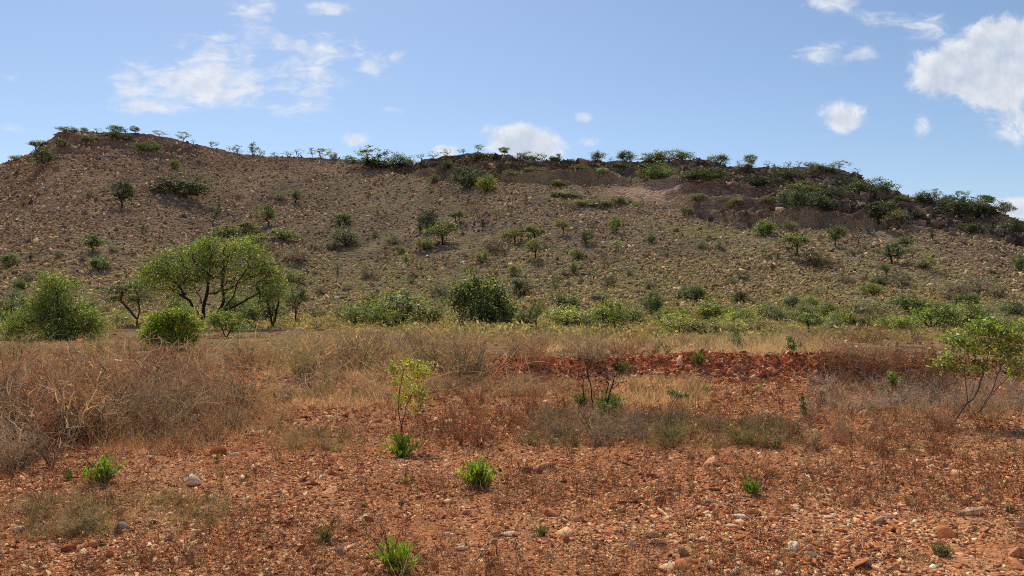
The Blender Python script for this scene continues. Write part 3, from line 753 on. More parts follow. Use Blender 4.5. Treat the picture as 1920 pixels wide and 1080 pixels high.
    b.add(V, Fc, np.repeat(tone * rng.uniform(0.7, 1.2, (n, 1)), 6, 0))
    # long pale stalks leaning here and there
    n = 150; px = rng.uniform(-60, 1980, n); py = rng.uniform(760, 1040, n) ; x, y = flat_hit(px, py)
    P = np.stack([x, y, ground(x, y)], -1); D = np.stack([rng.normal(0, 0.9, n), rng.normal(0, 0.9, n), np.ones(n)], -1)
    V, Fc, _, _ = ribbons(P, D, rng.uniform(0.12, 0.38, n), np.maximum(0.0035, 0.0006 * y), rng, 5, 0.9, 0.1, 0.5)
    b.add(V, Fc, np.repeat(np.array([0.62, 0.48, 0.31]) * rng.uniform(0.7, 1.2, (n, 1)), 12, 0))
    n = 900; px = rng.uniform(-60, 1000, n); py = rng.uniform(650, 860 - 0.12 * np.clip(px, 0, 1000), n); x, y = flat_hit(px, py)
    P = np.stack([x, y, ground(x, y) + rng.uniform(0, 0.5, n) * (py < 800)], -1); D = np.stack([rng.normal(0, 1.0, n), rng.normal(0, 1.0, n), 0.7 * np.ones(n)], -1)
    V, Fc, _, _ = ribbons(P, D, rng.uniform(0.25, 0.75, n), 0.0072 * y / 12, rng, 5, 1.1, 0.4, 0.4)
    b.add(V, Fc, np.repeat(np.array([0.66, 0.52, 0.36]) * rng.uniform(0.5, 1.15, (n, 1)), 12, 0))
    o = link('dry_weeds', b.mesh('dry_weeds', [M_TWIG])); tag(o, 'thin reddish dead weeds scattered on the bare ground', 'weeds', kind='stuff')
    # low growth between the stones of the hill
    b = Bag(); n = 40000
    u, t, x, y = hill_spots(n, rng, -0.28, 0.99)
    px = CX + F * u
    patch = np.exp(-((px - 1330) / 110.0) ** 2 - ((t - 0.48) / 0.045) ** 2); patch2 = 0.6 * np.exp(-((px - 1120) / 130.0) ** 2 - ((t - 0.68) / 0.07) ** 2)
    dens = 0.75 * (1 - sstep(0.0, 0.55, t)) + 1.1 * patch + patch2 + 0.10 + 0.6 * fbm(x / 7.0, y / 7.0, 97, 3) + 1.1 * sstep(-0.02, 0.05, t - np.interp(px, CLX, CLT)) * (slab_mask(px, t) < 0.3)
    dens = dens * (0.55 + 0.45 * sstep(350, 900, px) * 1.0 + 0.45 * (t < 0.1))
    keep = (rng.uniform(0, 1.2, n) < dens) & (slab_mask(px, t) < 0.35); u, t, x, y, px = u[keep], t[keep], x[keep], y[keep], px[keep]; n = len(x)
    pt = patch[keep]
    nb = 9; h = rng.uniform(0.15, 0.42, n) * (0.7 + 0.6 * pt) * np.where(rng.uniform(0, 1, n) < 0.16, 2.1, 1.0) * (1 + 0.9 * sstep(-0.02, 0.05, t - np.interp(px, CLX, CLT)))
    C = np.stack([np.repeat(x, nb) + np.repeat(h, nb) * 0.8 * rng.normal(size=n * nb), np.repeat(y, nb) + np.repeat(h, nb) * 0.8 * rng.normal(size=n * nb)], -1)
    z = H(C[:, 0], C[:, 1]) + np.repeat(h, nb) * rng.uniform(0.05, 0.9, n * nb)
    V, Fc = leaf_cards(np.concatenate([C, z[:, None]], 1), rng.uniform(0.14, 0.34, n * nb), rng.uniform(0.06, 0.12, n * nb), rng)
    rk = sstep(-0.02, 0.05, t - np.interp(px, CLX, CLT))
    tn = np.array([[0.30, 0.28, 0.12], [0.48, 0.40, 0.19], [0.22, 0.215, 0.11], [0.36, 0.29, 0.18]])[rng.randint(0, 4, n)]
    lo = (1 - sstep(0.0, 0.35, t))[:, None]; tn = tn * (1 - lo) + lo * tn * np.array([1.35, 1.3, 0.95])
    tn = tn * (1 - pt[:, None]) + pt[:, None] * np.array([0.30, 0.33, 0.10])
    tn = tn * (1 - rk[:, None]) + rk[:, None] * np.array([0.095, 0.108, 0.068]) * rng.uniform(0.6, 1.6, (n, 1))
    b.add(V, Fc, np.repeat(np.repeat(tn, nb, 0) * rng.uniform(0.6, 1.35, (n * nb, 1)), 4, 0))
    o = link('ground_cover', b.mesh('ground_cover', [M_GRASS])); tag(o, 'low dry herbs and seedlings between the hill stones', 'ground cover', kind='stuff')
# ------------------------------------------------------------------ branching and foliage
def grow(trunks, clusters, rng, arch=0.12, minz=0.25, sub=4, wob=0.05):
    """trunk polylines plus a branch to every foliage cluster; returns P0, P1, r0, r1 (radii relative)"""
    pos = []; par = []; attach = []
    for tr in trunks:
        tr = [np.array(p, float) for p in tr]; last = -1
        for a, b2 in zip(tr[:-1], tr[1:]):
            if last < 0:
                pos.append(a); par.append(-1); attach.append(False); last = len(pos) - 1
            for s in range(1, 4):
                p = a + (b2 - a) * s / 3 + wob * 0.4 * np.linalg.norm(b2 - a) * rng.normal(size=3) * (s < 3)
                pos.append(p); par.append(last); last = len(pos) - 1
                attach.append(True)
    zs = np.array([p[2] for p in pos]); top = zs.max()
    attach = [a and z > minz * top for a, z in zip(attach, zs)]
    tips = []
    ctr = np.mean([t[-1] for t in trunks], 0)
    order = np.argsort(np.linalg.norm(clusters - ctr, axis=1))
    for ci in order:
        c = clusters[ci]
        A = np.array(pos); d = np.linalg.norm(A - c, axis=1)
        d = d + 1.2 * np.maximum(0, A[:, 2] - c[2] + 0.15 * d)
        d[~np.array(attach)] = 1e9
        k = int(np.argmin(d)); a = pos[k]; last = k
        L = np.linalg.norm(c - a)
        for s in range(1, sub + 1):
            f = s / sub
            p = a + (c - a) * f + np.array([0, 0, arch * L * math.sin(math.pi * f)]) + wob * L * rng.normal(size=3) * (s < sub)
            pos.append(p); par.append(last); attach.append(s >= 1); last = len(pos) - 1
        tips.append(last)
    pos = np.array(pos); par = np.array(par)
    w = np.zeros(len(pos))
    for t in tips:
        k = t
        while k >= 0: w[k] += 1; k = par[k]
    w = np.maximum(w, 1)
    e = np.nonzero(par >= 0)[0]
    return pos[par[e]], pos[e], np.sqrt(w[par[e]]), np.sqrt(w[e]), pos[tips]

def foliage(clusters, per, rad, leaf, rng, flat=0.6, aspect=0.45, var=0.35, shade=None, droop=0.0, fill=0.0):
    n = len(clusters)
    C = np.repeat(clusters, per, 0)
    o = rng.normal(size=C.shape) * 0.5
    r = np.linalg.norm(o, axis=1, keepdims=True); o = o / np.maximum(1, r / 1.15)
    rr = np.repeat(np.broadcast_to(rad, (n,)) * rng.uniform(0.55, 1.45, n), per)[:, None]
    o = o * rr * np.array([1, 1, flat])
    C = C + o; C[:, 2] -= droop * rng.uniform(0, 1, len(C)) ** 2
    L = leaf * rng.uniform(0.6, 1.4, len(C))
    V, Fc = leaf_cards(C, L, L * aspect, rng, up=0.5)
    cv = np.repeat(np.clip(1 + var * rng.normal(size=n), 0.45, 1.7), per) * rng.uniform(0.65, 1.35, len(C))
    hue = np.repeat(rng.normal(0, 0.10, n), per)
    col = np.stack([cv * (1 + hue), cv, cv * (1 - hue)], -1)
    return V, Fc, np.repeat(col, 4, 0)

def dome(n, rng, z0=0.15, z1=0.9, rx=0.42, surf=0.6, lobes=5, rough=0.25, flat_top=0.0):
    """ragged cloud of cluster centres"""
    out = []
    w = [(unit(rng.normal(size=3)) * rng.uniform(1.5, 4.0), rng.uniform(0, 6.28), rng.uniform(0.5, 1.0)) for _ in range(4)]
    off = rng.normal(0, 0.05, 2)
    while len(out) < n:
        d = unit(rng.normal(size=3)); r = rng.uniform(0, 1) ** (1 / (3 + 5 * surf))
        k = 1.0 + rough * 0.55 * sum(a * math.sin(float(v @ d) + p) for v, p, a in w)
        k = max(0.35, min(1.3, k)) * (1 + 0.10 * rng.normal())
        z = d[2]
        if z < 0 and rng.uniform() < 0.4: continue
        if flat_top: z = math.copysign(abs(z) ** (1 + flat_top), z)
        zc = z0 + (z1 - z0) * 0.42
        zz = zc + z * r * (z1 - zc if z > 0 else zc - z0) * min(1.08, k)
        out.append((d[0] * r * rx * k + off[0], d[1] * r * rx * k + off[1], zz))
    return np.array(out)

def plant_meshes(name, P0, P1, r0, r1, rs, fol, k=4, small=False, rmin=0.004):
    """wood mesh, foliage mesh"""
    V, Fc = tubes(P0, P1, np.maximum(r0 * rs, rmin), np.maximum(r1 * rs, rmin), k)
    c = np.full((len(V), 3), 1.0) * np.random.RandomState(1).uniform(0.8, 1.2, (len(V), 1))
    wood = make_mesh(name + '_wood', V, [Fc], c, [M_BARK], True)
    crown = make_mesh(name + '_crown', fol[0], [fol[1]], fol[2], [M_LEAF])
    return wood, crown

PROTO = {}
def make_protos():
    rng = R0(21)
    def reg(kind, trunks, cl, per, rad, leaf, rs, **kw):
        P0, P1, r0, r1, tips = grow(trunks, cl, rng)
        f = foliage(cl, per, rad, leaf, rng, **kw)
        PROTO.setdefault(kind, []).append(plant_meshes(kind, P0, P1, r0, r1, rs, f, 3))
    for v in range(4):          # round bush, foliage to the ground
        cl = dome(80, rng, 0.06, 0.9, 0.43, 0.4, rough=0.55)
        reg('bush', [[(0, 0, 0), (0.16 * math.cos(a), 0.16 * math.sin(a), 0.3)] for a in (0.4, 2.3, 4.4)], cl, 38, 0.16, 0.06, 0.0045, flat=0.8)
    for v in range(4):          # wide bush of several mounds
        cl = np.concatenate([dome(34, rng, 0.05, 0.72 + 0.26 * rng.uniform(), 0.27, 0.4, rough=0.6) + np.array([x, 0.15 * rng.normal(), 0]) for x in (-0.30, -0.08, 0.12, 0.31)])
        reg('thicket', [[(0, 0, 0), (x, 0, 0.2)] for x in (-0.25, 0, 0.25)], cl, 32, 0.13, 0.05, 0.004, flat=0.85)
    for v in range(4):          # tree, round crown on a short stem
        cl = dome(64, rng, 0.22, 0.93, 0.43, 0.5, rough=0.6)
        reg('tree', [[(0, 0, 0), (0.03 * rng.normal(), 0.03, 0.15), (0.06 * rng.normal(), 0.05 * rng.normal(), 0.35)]], cl, 52, 0.14, 0.056, 0.0042, flat=0.7)
    for v in range(4):          # flat-topped tree
        cl = dome(62, rng, 0.40, 0.95, 0.46, 0.4, rough=0.6, flat_top=0.4)
        reg('umbrella', [[(0, 0, 0), (0.04 * rng.normal(), 0.03, 0.2), (0.1 * rng.normal(), 0.05, 0.42)], [(0, 0, 0), (0.12, 0.03, 0.25), (0.2, -0.05, 0.42)]], cl, 50, 0.13, 0.052, 0.0042, flat=0.5)
    for v in range(4):          # open, see-through crown
        cl = dome(34, rng, 0.22, 0.95, 0.44, 0.8, rough=0.5)
        reg('open_tree', [[(0, 0, 0), (0.05 * rng.normal(), 0.03, 0.2), (0.12 * rng.normal(), 0.05, 0.45)]], cl, 30, 0.12, 0.055, 0.0055, flat=0.6)
    for v in range(3):          # nearly leafless
        cl = dome(44, rng, 0.30, 0.98, 0.46, 0.8, rough=0.5)
        reg('bare_tree', [[(0, 0, 0), (0.05 * rng.normal(), 0.03, 0.2), (0.1 * rng.normal(), 0.05, 0.4)], [(0, 0, 0), (0.14, 0.03, 0.3), (0.2, -0.05, 0.5)]], cl, 8, 0.09, 0.045, 0.0065, flat=0.6)
    for v in range(3):          # slender upright
        cl = np.stack([0.22 * rng.normal(size=26), 0.22 * rng.normal(size=26), rng.uniform(0.2, 0.95, 26)], -1)
        reg('slender', [[(0, 0, 0), (0.05 * rng.normal(), 0, 0.4), (0.1 * rng.normal(), 0, 0.85)]], cl, 34, 0.2, 0.085, 0.010, flat=0.5)
    for v in range(4):          # twiggy bush, few leaves
        V, Fc, C = dry_shrub(rng, 24, 0.8, 1.25, 0.016, 0.9, 0.08)
        V = V * np.array([0.62, 0.62, 0.95]); C = C * np.array([1, 1, 1])
        cl = dome(50, rng, 0.08, 0.9, 0.42, 0.4)
        f = foliage(cl, 34, 0.14, 0.05, rng, flat=0.8)
        crown = make_mesh('twiggy_crown', f[0], [f[1]], f[2], [M_LEAF])
        wood = make_mesh('twiggy_wood', V, [Fc], C, [M_TWIG])
        PROTO.setdefault('twiggy', []).append((wood, crown))

BARK = (0.085, 0.062, 0.048); BARKD = (0.045, 0.034, 0.028); BARKP = (0.20, 0.16, 0.125)
def put_plant(name, meshes, loc, sx, sz, rot, leafc, woodc, label, cat, group, parts=('trunk', 'crown'), lean=0.0):
    o = link(name, None, loc=loc); o.rotation_euler = (0, lean, 0) if lean else (0, 0, rot); o.scale = (sx, sx, sz)
    o.empty_display_size = 0.2
    tag(o, label, cat, group)
    link(parts[0], meshes[0], o, woodc); link(parts[1], meshes[1], o, leafc)
    return o

TONES = {'dk': ((0.082, 0.102, 0.062), 'dark green'), 'gr': ((0.135, 0.168, 0.070), 'green'), 'ol': ((0.190, 0.200, 0.095), 'olive green'),  # dk and bk: distance haze mixed into the leaf colour, paler and bluer
         'gg': ((0.165, 0.178, 0.118), 'grey-green'), 'br': ((0.215, 0.255, 0.072), 'bright green'), 'yg': ((0.26, 0.28, 0.095), 'yellow-green'),
         'pu': ((0.185, 0.150, 0.125), 'purplish grey'), 'pa': ((0.275, 0.295, 0.180), 'pale green'), 'bk': ((0.066, 0.078, 0.056), 'blackish green')}
KINDS = {'S': ('bush', 'shrub', 'round bush'), 'W': ('thicket', 'shrub', 'wide low thicket'), 'T': ('tree', 'tree', 'round-crowned tree'), 'U': ('umbrella', 'tree', 'flat-topped tree'),
         'X': ('open_tree', 'tree', 'thin open tree'), 'B': ('bare_tree', 'tree', 'nearly leafless tree'), 'N': ('slender', 'tree', 'slender upright sapling'), 'P': ('twiggy', 'shrub', 'twiggy bush')}
ONAME = {'S': 'bush', 'W': 'thicket', 'T': 'tree', 'U': 'flat_topped_tree', 'X': 'open_tree', 'B': 'bare_tree', 'N': 'sapling', 'P': 'twiggy_bush'}

# base x, base y, width, height in photo pixels, kind, tone
RIDGE = [(68,284,32,22,'U','gg'),(25,304,20,11,'S','pa'),(122,254,28,12,'W','ol'),(210,248,28,14,'S','gg'),(182,246,16,9,'B','ol'),(254,246,17,13,'T','gg'),(298,252,26,10,'X','pa'),(343,262,27,17,'X','pa'),
 (398,276,18,14,'X','gg'),(445,289,24,17,'X','gg'),(474,292,15,26,'N','gr'),(489,292,17,15,'X','pa'),(428,286,10,12,'B','pa'),(540,293,26,11,'B','pa'),(559,294,18,17,'B','pa'),(585,296,14,18,'X','gg'),(603,300,28,24,'X','gr'),(624,300,16,13,'S','pa'),
 (652,303,22,14,'X','gr'),(696,318,74,50,'X','gr'),(752,314,46,30,'S','gr'),(790,303,22,16,'B','pa'),(811,301,24,17,'B','pa'),(835,296,24,17,'B','pa'),(868,288,16,11,'X','gg'),(896,287,19,17,'X','gr'),(946,291,20,15,'T','gr'),
 (990,299,48,23,'W','gg'),(1018,300,18,16,'B','gg'),(1049,302,14,12,'N','gr'),(1036,303,16,9,'S','gr'),(1090,303,18,8,'B','pa'),(1122,305,26,19,'S','gg'),(1175,304,36,22,'S','dk'),(1206,306,26,17,'X','gg'),(1258,306,62,28,'W','ol'),(1272,297,22,16,'X','gr'),(1294,297,26,14,'X','gr'),
 (1352,310,38,22,'S','gg'),(1409,310,23,25,'T','gr'),(1386,311,13,14,'B','pa'),(1437,311,15,13,'B','pa'),(1451,309,6,8,'N','dk'),(1478,310,18,12,'B','pa'),(1498,308,14,12,'B','pa'),(1527,309,28,10,'W','gr'),(1574,313,34,20,'X','pa'),(1603,332,18,16,'B','gg'),
 (1683,358,16,12,'B','pa'),(1755,374,19,22,'X','gg'),(1775,374,16,10,'X','gg'),(1800,380,26,24,'X','gr'),(1850,388,42,24,'T','dk'),(1886,402,24,22,'T','gg'),(1741,374,8,9,'N','gg'),(156,246,14,8,'S','gg'),(235,247,10,8,'N','gg'),(363,264,10,9,'B','gg'),(515,293,14,9,'X','pa'),(1145,303,12,8,'B','gg'),(1330,303,14,10,'X','gg')]
CLIFF = [(75,318,44,32,'S','dk'),(213,268,42,18,'W','bk'),(270,292,42,24,'W','gr'),(325,318,20,22,'S','gr'),(160,275,30,14,'W','gg'),(110,290,30,16,'S','gg'),
 (700,322,96,22,'W','dk'),(835,332,26,24,'S','bk'),(882,358,64,44,'W','dk'),(911,362,34,36,'S','br'),(920,302,72,18,'W','dk'),(815,345,24,16,'S','gr'),(1050,352,34,16,'W','ol'),(1240,340,66,34,'W','gr'),(1130,338,24,14,'S','pa'),(1110,392,70,18,'W','gg'),(1060,375,60,16,'W','gg'),
 (1196,398,26,30,'X','gg'),(1165,385,40,18,'W','gg'),(1075,302,22,10,'W','dk'),(1000,322,40,12,'W','ol'),(960,340,34,14,'P','ol'),(1225,320,30,16,'S','gg'),(1165,322,36,14,'W','dk'),(1090,325,30,12,'W','gr'),
 (1335,362,66,28,'W','dk'),(1297,352,44,22,'S','dk'),(1438,352,66,30,'W','bk'),(1492,346,66,30,'W','dk'),(1512,384,60,34,'W','gr'),(1508,425,70,40,'W','dk'),(1555,400,44,26,'S','bk'),(1640,388,76,44,'W','dk'),(1648,420,56,44,'T','bk'),(1742,398,46,26,'S','dk'),(1700,388,44,22,'W','bk'),
 (1812,408,84,46,'W','bk'),(1860,432,70,36,'W','dk'),(1902,458,46,34,'S','dk'),(1835,446,70,26,'W','bk'),(1585,345,44,20,'W','bk'),(1545,330,40,16,'W','dk'),(1400,335,36,18,'S','gr'),(1380,390,30,16,'S','gr'),(1290,405,26,18,'S','gg'),(1575,375,50,24,'W','bk'),(1690,430,44,26,'S','gg'),(1780,405,34,24,'S','dk'),(1310,390,34,18,'W','gg'),(1440,400,26,14,'P','ol')]
SLOPE = [(228,391,40,52,'T','dk'),(320,377,98,52,'W','dk'),(163,371,17,14,'P','bk'),(43,388,12,11,'N','gr'),(397,420,18,46,'LEAN','gg'),(503,423,39,43,'T','gr'),(555,381,25,29,'T','gg'),(523,379,22,24,'P','gg'),(420,446,48,26,'S','ol'),(456,441,42,24,'S','ol'),
 (527,455,50,27,'S','ol'),(472,464,48,26,'S','yg'),(174,472,42,34,'T','gr'),(208,473,22,16,'P','pu'),(180,510,44,30,'S','gr'),(107,485,16,14,'P','dk'),(57,489,12,22,'N','gg'),(152,492,18,16,'P','pu'),(10,504,34,30,'S','gr'),(47,530,24,19,'P','bk'),(33,545,24,22,'S','gr'),(78,526,22,16,'P','pu'),
 (552,497,52,30,'P','pu'),(551,538,44,34,'S','ol'),(600,553,24,18,'P','pu'),(633,517,9,25,'N','gg'),(268,436,12,17,'N','gg'),(300,448,9,8,'N','gr'),(505,475,22,22,'P','pu'),(592,470,16,12,'P','pu'),
 (801,437,34,44,'T','dk'),(787,437,14,28,'N','dk'),(855,422,34,30,'U','gg'),(898,410,26,28,'B','gg'),(932,411,15,26,'X','ol'),(906,432,14,24,'N','dk'),(708,408,10,26,'N','gg'),(830,460,58,46,'U','gr'),(645,467,52,40,'S','gg'),(637,426,38,28,'S','dk'),(735,460,30,24,'P','gg'),(702,447,16,16,'P','gg'),
 (795,472,34,25,'S','ol'),(750,477,18,18,'S','ol'),(926,474,58,32,'P','pu'),(965,458,42,32,'U','ol'),(1000,456,48,34,'U','ol'),(1005,487,36,38,'U','ol'),(1055,441,30,30,'U','ol'),(1099,457,28,28,'T','gg'),(1156,437,22,28,'T','gr'),(1160,472,30,22,'X','br'),(1222,457,18,16,'S','dk'),
 (903,495,25,25,'S','ol'),(965,519,26,24,'S','ol'),(1082,487,26,21,'S','ol'),(1075,514,17,22,'S','ol'),(1126,487,14,20,'X','gg'),(1138,500,16,12,'P','pu'),(690,524,42,28,'P','pu'),(760,498,12,24,'N','br'),(770,534,15,20,'P','dk'),(980,555,42,34,'S','dk'),(1143,539,33,22,'P','bk'),(1042,550,24,36,'X','gg'),
 (1065,577,54,26,'S','ol'),(1112,563,18,14,'P','gg'),(1128,563,22,16,'P','gg'),(1182,517,20,16,'P','pu'),(1222,542,28,18,'P','pu'),(1060,518,20,14,'P','pu'),(825,555,40,26,'P','dk'),(620,470,24,18,'S','gg'),(1020,470,18,16,'P','pu'),(945,450,18,14,'P','gg'),
 (1437,444,46,33,'S','gr'),(1485,434,26,20,'S','gg'),(1493,478,52,42,'U','gr'),(1566,461,32,38,'T','gr'),(1611,462,30,34,'B','pu'),(1722,419,26,22,'U','gg'),(1748,451,11,24,'N','dk'),(1315,467,26,18,'P','gg'),(1350,469,24,21,'P','gr'),(1430,481,22,22,'X','gg'),(1457,484,14,16,'N','gg'),
 (1540,503,68,30,'P','pu'),(1524,492,26,22,'S','ol'),(1672,494,48,44,'T','gg'),(1702,465,34,20,'S','gg'),(1704,476,22,13,'S','br'),(1743,508,28,38,'X','br'),(1662,517,18,22,'T','gg'),(1653,537,34,22,'S','gg'),(1700,538,36,30,'P','bk'),(1637,554,40,22,'S','br'),(1916,513,30,36,'T','gr'),(1857,517,10,12,'N','dk'),(1582,530,18,12,'P','pu'),(1595,530,16,11,'P','pu'),
 (1395,527,26,20,'P','gg'),(1373,533,20,15,'P','gg'),(1303,566,58,32,'S','gr'),(1387,570,30,26,'S','dk'),(1533,557,18,13,'P','pu'),(1455,552,14,14,'P','pu'),(1800,565,66,30,'P','pu'),(1850,553,96,34,'P','pu'),(1880,560,46,28,'P','pu'),(1815,579,48,30,'S','gr'),(1862,590,30,16,'P','pu'),(1735,505,24,16,'S','gg'),(1655,505,18,14,'P','pu'),
 (1600,480,20,14,'P','gg'),(1540,480,20,16,'X','gg'),(1420,540,16,12,'P','pu'),(1413,570,18,14,'P','gg'),(1432,577,22,20,'X','gg'),(1250,480,12,10,'P','gg'),(1240,515,16,10,'P','pu'),(650,545,20,14,'P','pu'),(700,560,18,14,'P','pu'),(590,515,16,10,'P','pu')]
# the belt of bushes at the foot of the hill and beyond the dry field
FOOT = [(15,612,60,60,'S','gg'),(500,606,70,46,'S','ol'),(555,606,50,62,'U','gg'),(440,600,60,50,'S','gr'),(745,612,110,68,'S','ol'),(690,608,76,48,'S','yg'),(1005,622,32,52,'U','gr'),(1066,615,80,38,'S','yg'),(1145,620,70,54,'S','br'),(1190,612,50,38,'S','ol'),(1226,594,46,44,'S','gr'),(1100,615,46,30,'P','gg'),
 (1340,606,70,42,'S','br'),(1393,612,52,34,'S','br'),(1446,600,54,32,'S','ol'),(1488,580,34,28,'S','gg'),(1524,582,34,24,'S','ol'),(1520,596,44,24,'S','ol'),(1558,598,50,28,'S','gr'),(1583,617,50,36,'S','br'),(1516,632,58,44,'U','gr'),(1650,606,84,44,'P','gg'),(1718,590,54,34,'S','gr'),(1690,578,44,22,'S','ol'),
 (1760,620,84,48,'S','br'),(1822,618,80,46,'S','yg'),(1615,596,20,24,'S','dk'),(1280,632,70,46,'P','yg'),(1420,625,60,28,'P','ol'),(1660,625,34,26,'S','br'),(1880,612,50,24,'P','ol'),(330,600,46,40,'S','ol'),(165,590,34,30,'P','gg'),(640,600,36,26,'P','ol'),(1250,615,40,30,'S','ol'),(1375,590,26,16,'S','gg')]
FOOT += [(1030,600,40,22,'P','ol'),(1120,604,52,28,'W','ol'),(1170,596,40,24,'S','gg'),(1265,600,54,28,'W','br'),(1310,632,70,36,'W','ol'),(1365,628,60,36,'P','yg'),(1470,604,56,28,'W','ol'),
 (1625,618,56,30,'W','ol'),(1700,624,70,34,'W','br'),(1790,596,60,30,'W','ol'),(1850,604,56,34,'W','gg'),(1890,628,70,40,'W','ol'),(1905,600,50,34,'S','gg'),(1570,628,46,30,'P','gg'),(985,612,44,28,'S','ol'),(950,608,44,34,'S','gr'),
 (800,608,60,42,'W','ol'),(715,615,70,44,'W','yg'),(665,612,50,34,'S','ol'),(590,600,34,26,'P','gg'),(460,612,50,40,'S','gr'),(215,612,40,30,'P','ol'),(60,600,46,36,'S','ol'),(20,580,40,34,'P','gg')]
LAND = [(397,395,'the leaning sapling'),(320,352,'the wide left-hill thicket'),(503,400,'the lone round tree mid-left'),(405,520,'the big umbrella tree'),(696,295,'the big spreading ridge tree'),
 (830,437,'the twin-crowned tree mid-slope'),(911,345,'the lime bush below the crags'),(985,260,'the low white cloud'),(1215,355,'the pale rock slab'),(1409,297,'the lollipop tree on the right crest'),(1493,457,'the umbrella tree below the right crags'),
 (195,243,'the left summit'),(905,560,'the dark leafy tree'),(110,575,'the feathery tree at far left'),(1850,375,'the dark tree at the right crest'),(1850,540,'the wide purplish thicket'),(745,580,'the mounded foot bush'),(1145,595,'the bright bush mid-foot'),(1303,552,'the green bush low on the scree'),(1760,600,'the bright bush behind the right sapling'),(1510,610,'the dark leaning umbrella tree')]
ORD = ['', 'second', 'third', 'fourth', 'fifth', 'sixth', 'seventh', 'eighth', 'ninth', 'tenth', 'eleventh', 'twelfth', 'thirteenth', 'fourteenth']

def auto_labels(items, where):
    """say which plant it is by its look and by the thing it stands next to"""
    made = {}
    for i, (x, y, w, h, k, t) in enumerate(items):
        kk = 'N' if k == 'LEAN' else k
        size = 'tiny' if w * h < 260 else 'small' if w * h < 700 else 'large' if w * h > 2400 else ''
        yc = y - h / 2
        best = None
        for (lx, ly, ln) in LAND:
            d = math.hypot(x - lx, (yc - ly) * 1.3)
            if d < 26: continue
            if best is None or d < best[0]: best = (d, lx, ly, ln)
        d, lx, ly, ln = best
        dx, dy = x - lx, yc - ly
        if abs(dx) > 2 * abs(dy): rel = 'right of' if dx > 0 else 'left of'
        elif abs(dy) > 2 * abs(dx): rel = 'below' if dy > 0 else 'above'
        else: rel = ('below' if dy > 0 else 'above') + (' right of' if dx > 0 else ' left of')
        look = ' '.join(s for s in (size, TONES[t][1], KINDS[kk][2]) if s)
        made.setdefault((look, rel, ln), []).append((d, i))
    out = {}
    for (look, rel, ln), lst in made.items():
        lst.sort()
        for n, (d, i) in enumerate(lst):
            if len(lst) == 1: s = '%s %s, %s %s' % (look, where, rel, ln)
            else: s = '%s, %snearest of %d %s %s' % (look, ORD[n] + ' ' if n else '', len(lst), rel, ln)
            wd = s.split()
            if len(wd) > 16: s = '%s%s %s %s' % ((ORD[n] + ' ' if n else 'nearest ') if len(lst) > 1 else '', look, rel, ln)
            out[i] = s
    return out

def place_list(items, where, group, seed, hand={}):
    rng = R0(seed)
    lab = auto_labels(items, where)
    for i, (x, y, w, h, k, t) in enumerate(items):
        p = hit(x, y); s = p[1] / F
        tone = np.array(TONES[t][0]) * rng.uniform(0.78, 1.12) * (1.12 if seed == 34 else 1.0) * np.array([rng.uniform(0.92, 1.08), 1, rng.uniform(0.9, 1.1)])
        kk = 'N' if k == 'LEAN' else k
        pn = KINDS[kk][0]; v = PROTO[pn][rng.randint(len(PROTO[pn]))]
        wood = BARKD if kk in 'TU' else BARK if kk in 'SWN' else BARKP
        if kk == 'P': wood = tuple(np.array((0.17, 0.13, 0.11)) * rng.uniform(0.8, 1.1))
        loc = (p[0], p[1] + 0.3 * w * s * (kk in 'SWP'), p[2] - 0.03 * h * s)
        if kk in 'SWP': loc = (loc[0], loc[1], float(H(loc[0], loc[1])) - 0.04 * h * s)
        parts = ('stems', 'foliage') if kk in 'SWP' else ('trunk', 'crown')
        fw = {34: 1.08, 32: 1.12}.get(seed, 1.15)
        o = put_plant(ONAME[kk], v, loc, w * s * fw, h * s * {34: 1.22, 32: 1.02}.get(seed, 1.06), rng.uniform(-0.5, 0.5) + (0 if kk == 'W' else rng.uniform(0, 6.28)), tone, wood, hand.get((x, y), lab[i]), KINDS[kk][1], group, parts, lean=0.32 if k == 'LEAN' else 0.0)
        if kk == 'W': o.scale[1] *= 0.7
# ------------------------------------------------------------------ nearer plants, each built for its own outline
def lobes_to_clusters(base, s, lobes, rng, depth=0.8):
    """lobes: (px, py, rx, ry, count) in photo pixels -> cluster centres in metres around the base"""
    bx, by = base; out = []
    for (x, y, rx, ry, n) in lobes:
        d = unit(rng.normal(size=(n, 3))) * (rng.uniform(0, 1, (n, 1)) ** 0.45)
        out.append(np.stack([(x - bx + d[:, 0] * rx) * s, d[:, 1] * rx * s * depth, (by - y - d[:, 2] * ry) * s], -1))
    return np.concatenate(out)

def near_tree(name, base, y0, trunks, lobes, per, rad, leaf, rs, tone, bark, label, cat, seed, parts=('trunk', 'crown'), flat=0.6, aspect=0.4, var=0.3, depth=0.8, arch=0.10, droop=0.0, minz=0.3, rmin=0.006, sub=4, k=5, wob=0.05):
    """base: photo pixel where it stands, y0: distance; trunks in photo pixels with a depth in metres"""
    rng = R0(seed); s = y0 / F; bx, by = base
    cl = lobes_to_clusters(base, s, lobes, rng, depth)
    tr = [[((x - bx) * s, d, (by - y) * s) for (x, y, d) in t] for t in trunks]
    P0, P1, r0, r1, tips = grow(tr, cl, rng, arch=arch, minz=minz, sub=sub, wob=wob)
    f = foliage(cl, per, rad, leaf, rng, flat=flat, aspect=aspect, var=var, droop=droop)
    m = plant_meshes(name, P0, P1, r0, r1, rs, f, k, rmin=rmin)
    x = (bx - CX) * s
    return put_plant(name, m, (x, y0, float(H(x, y0)) - 0.03), 1, 1, 0, tone, bark, label, cat, None, parts)

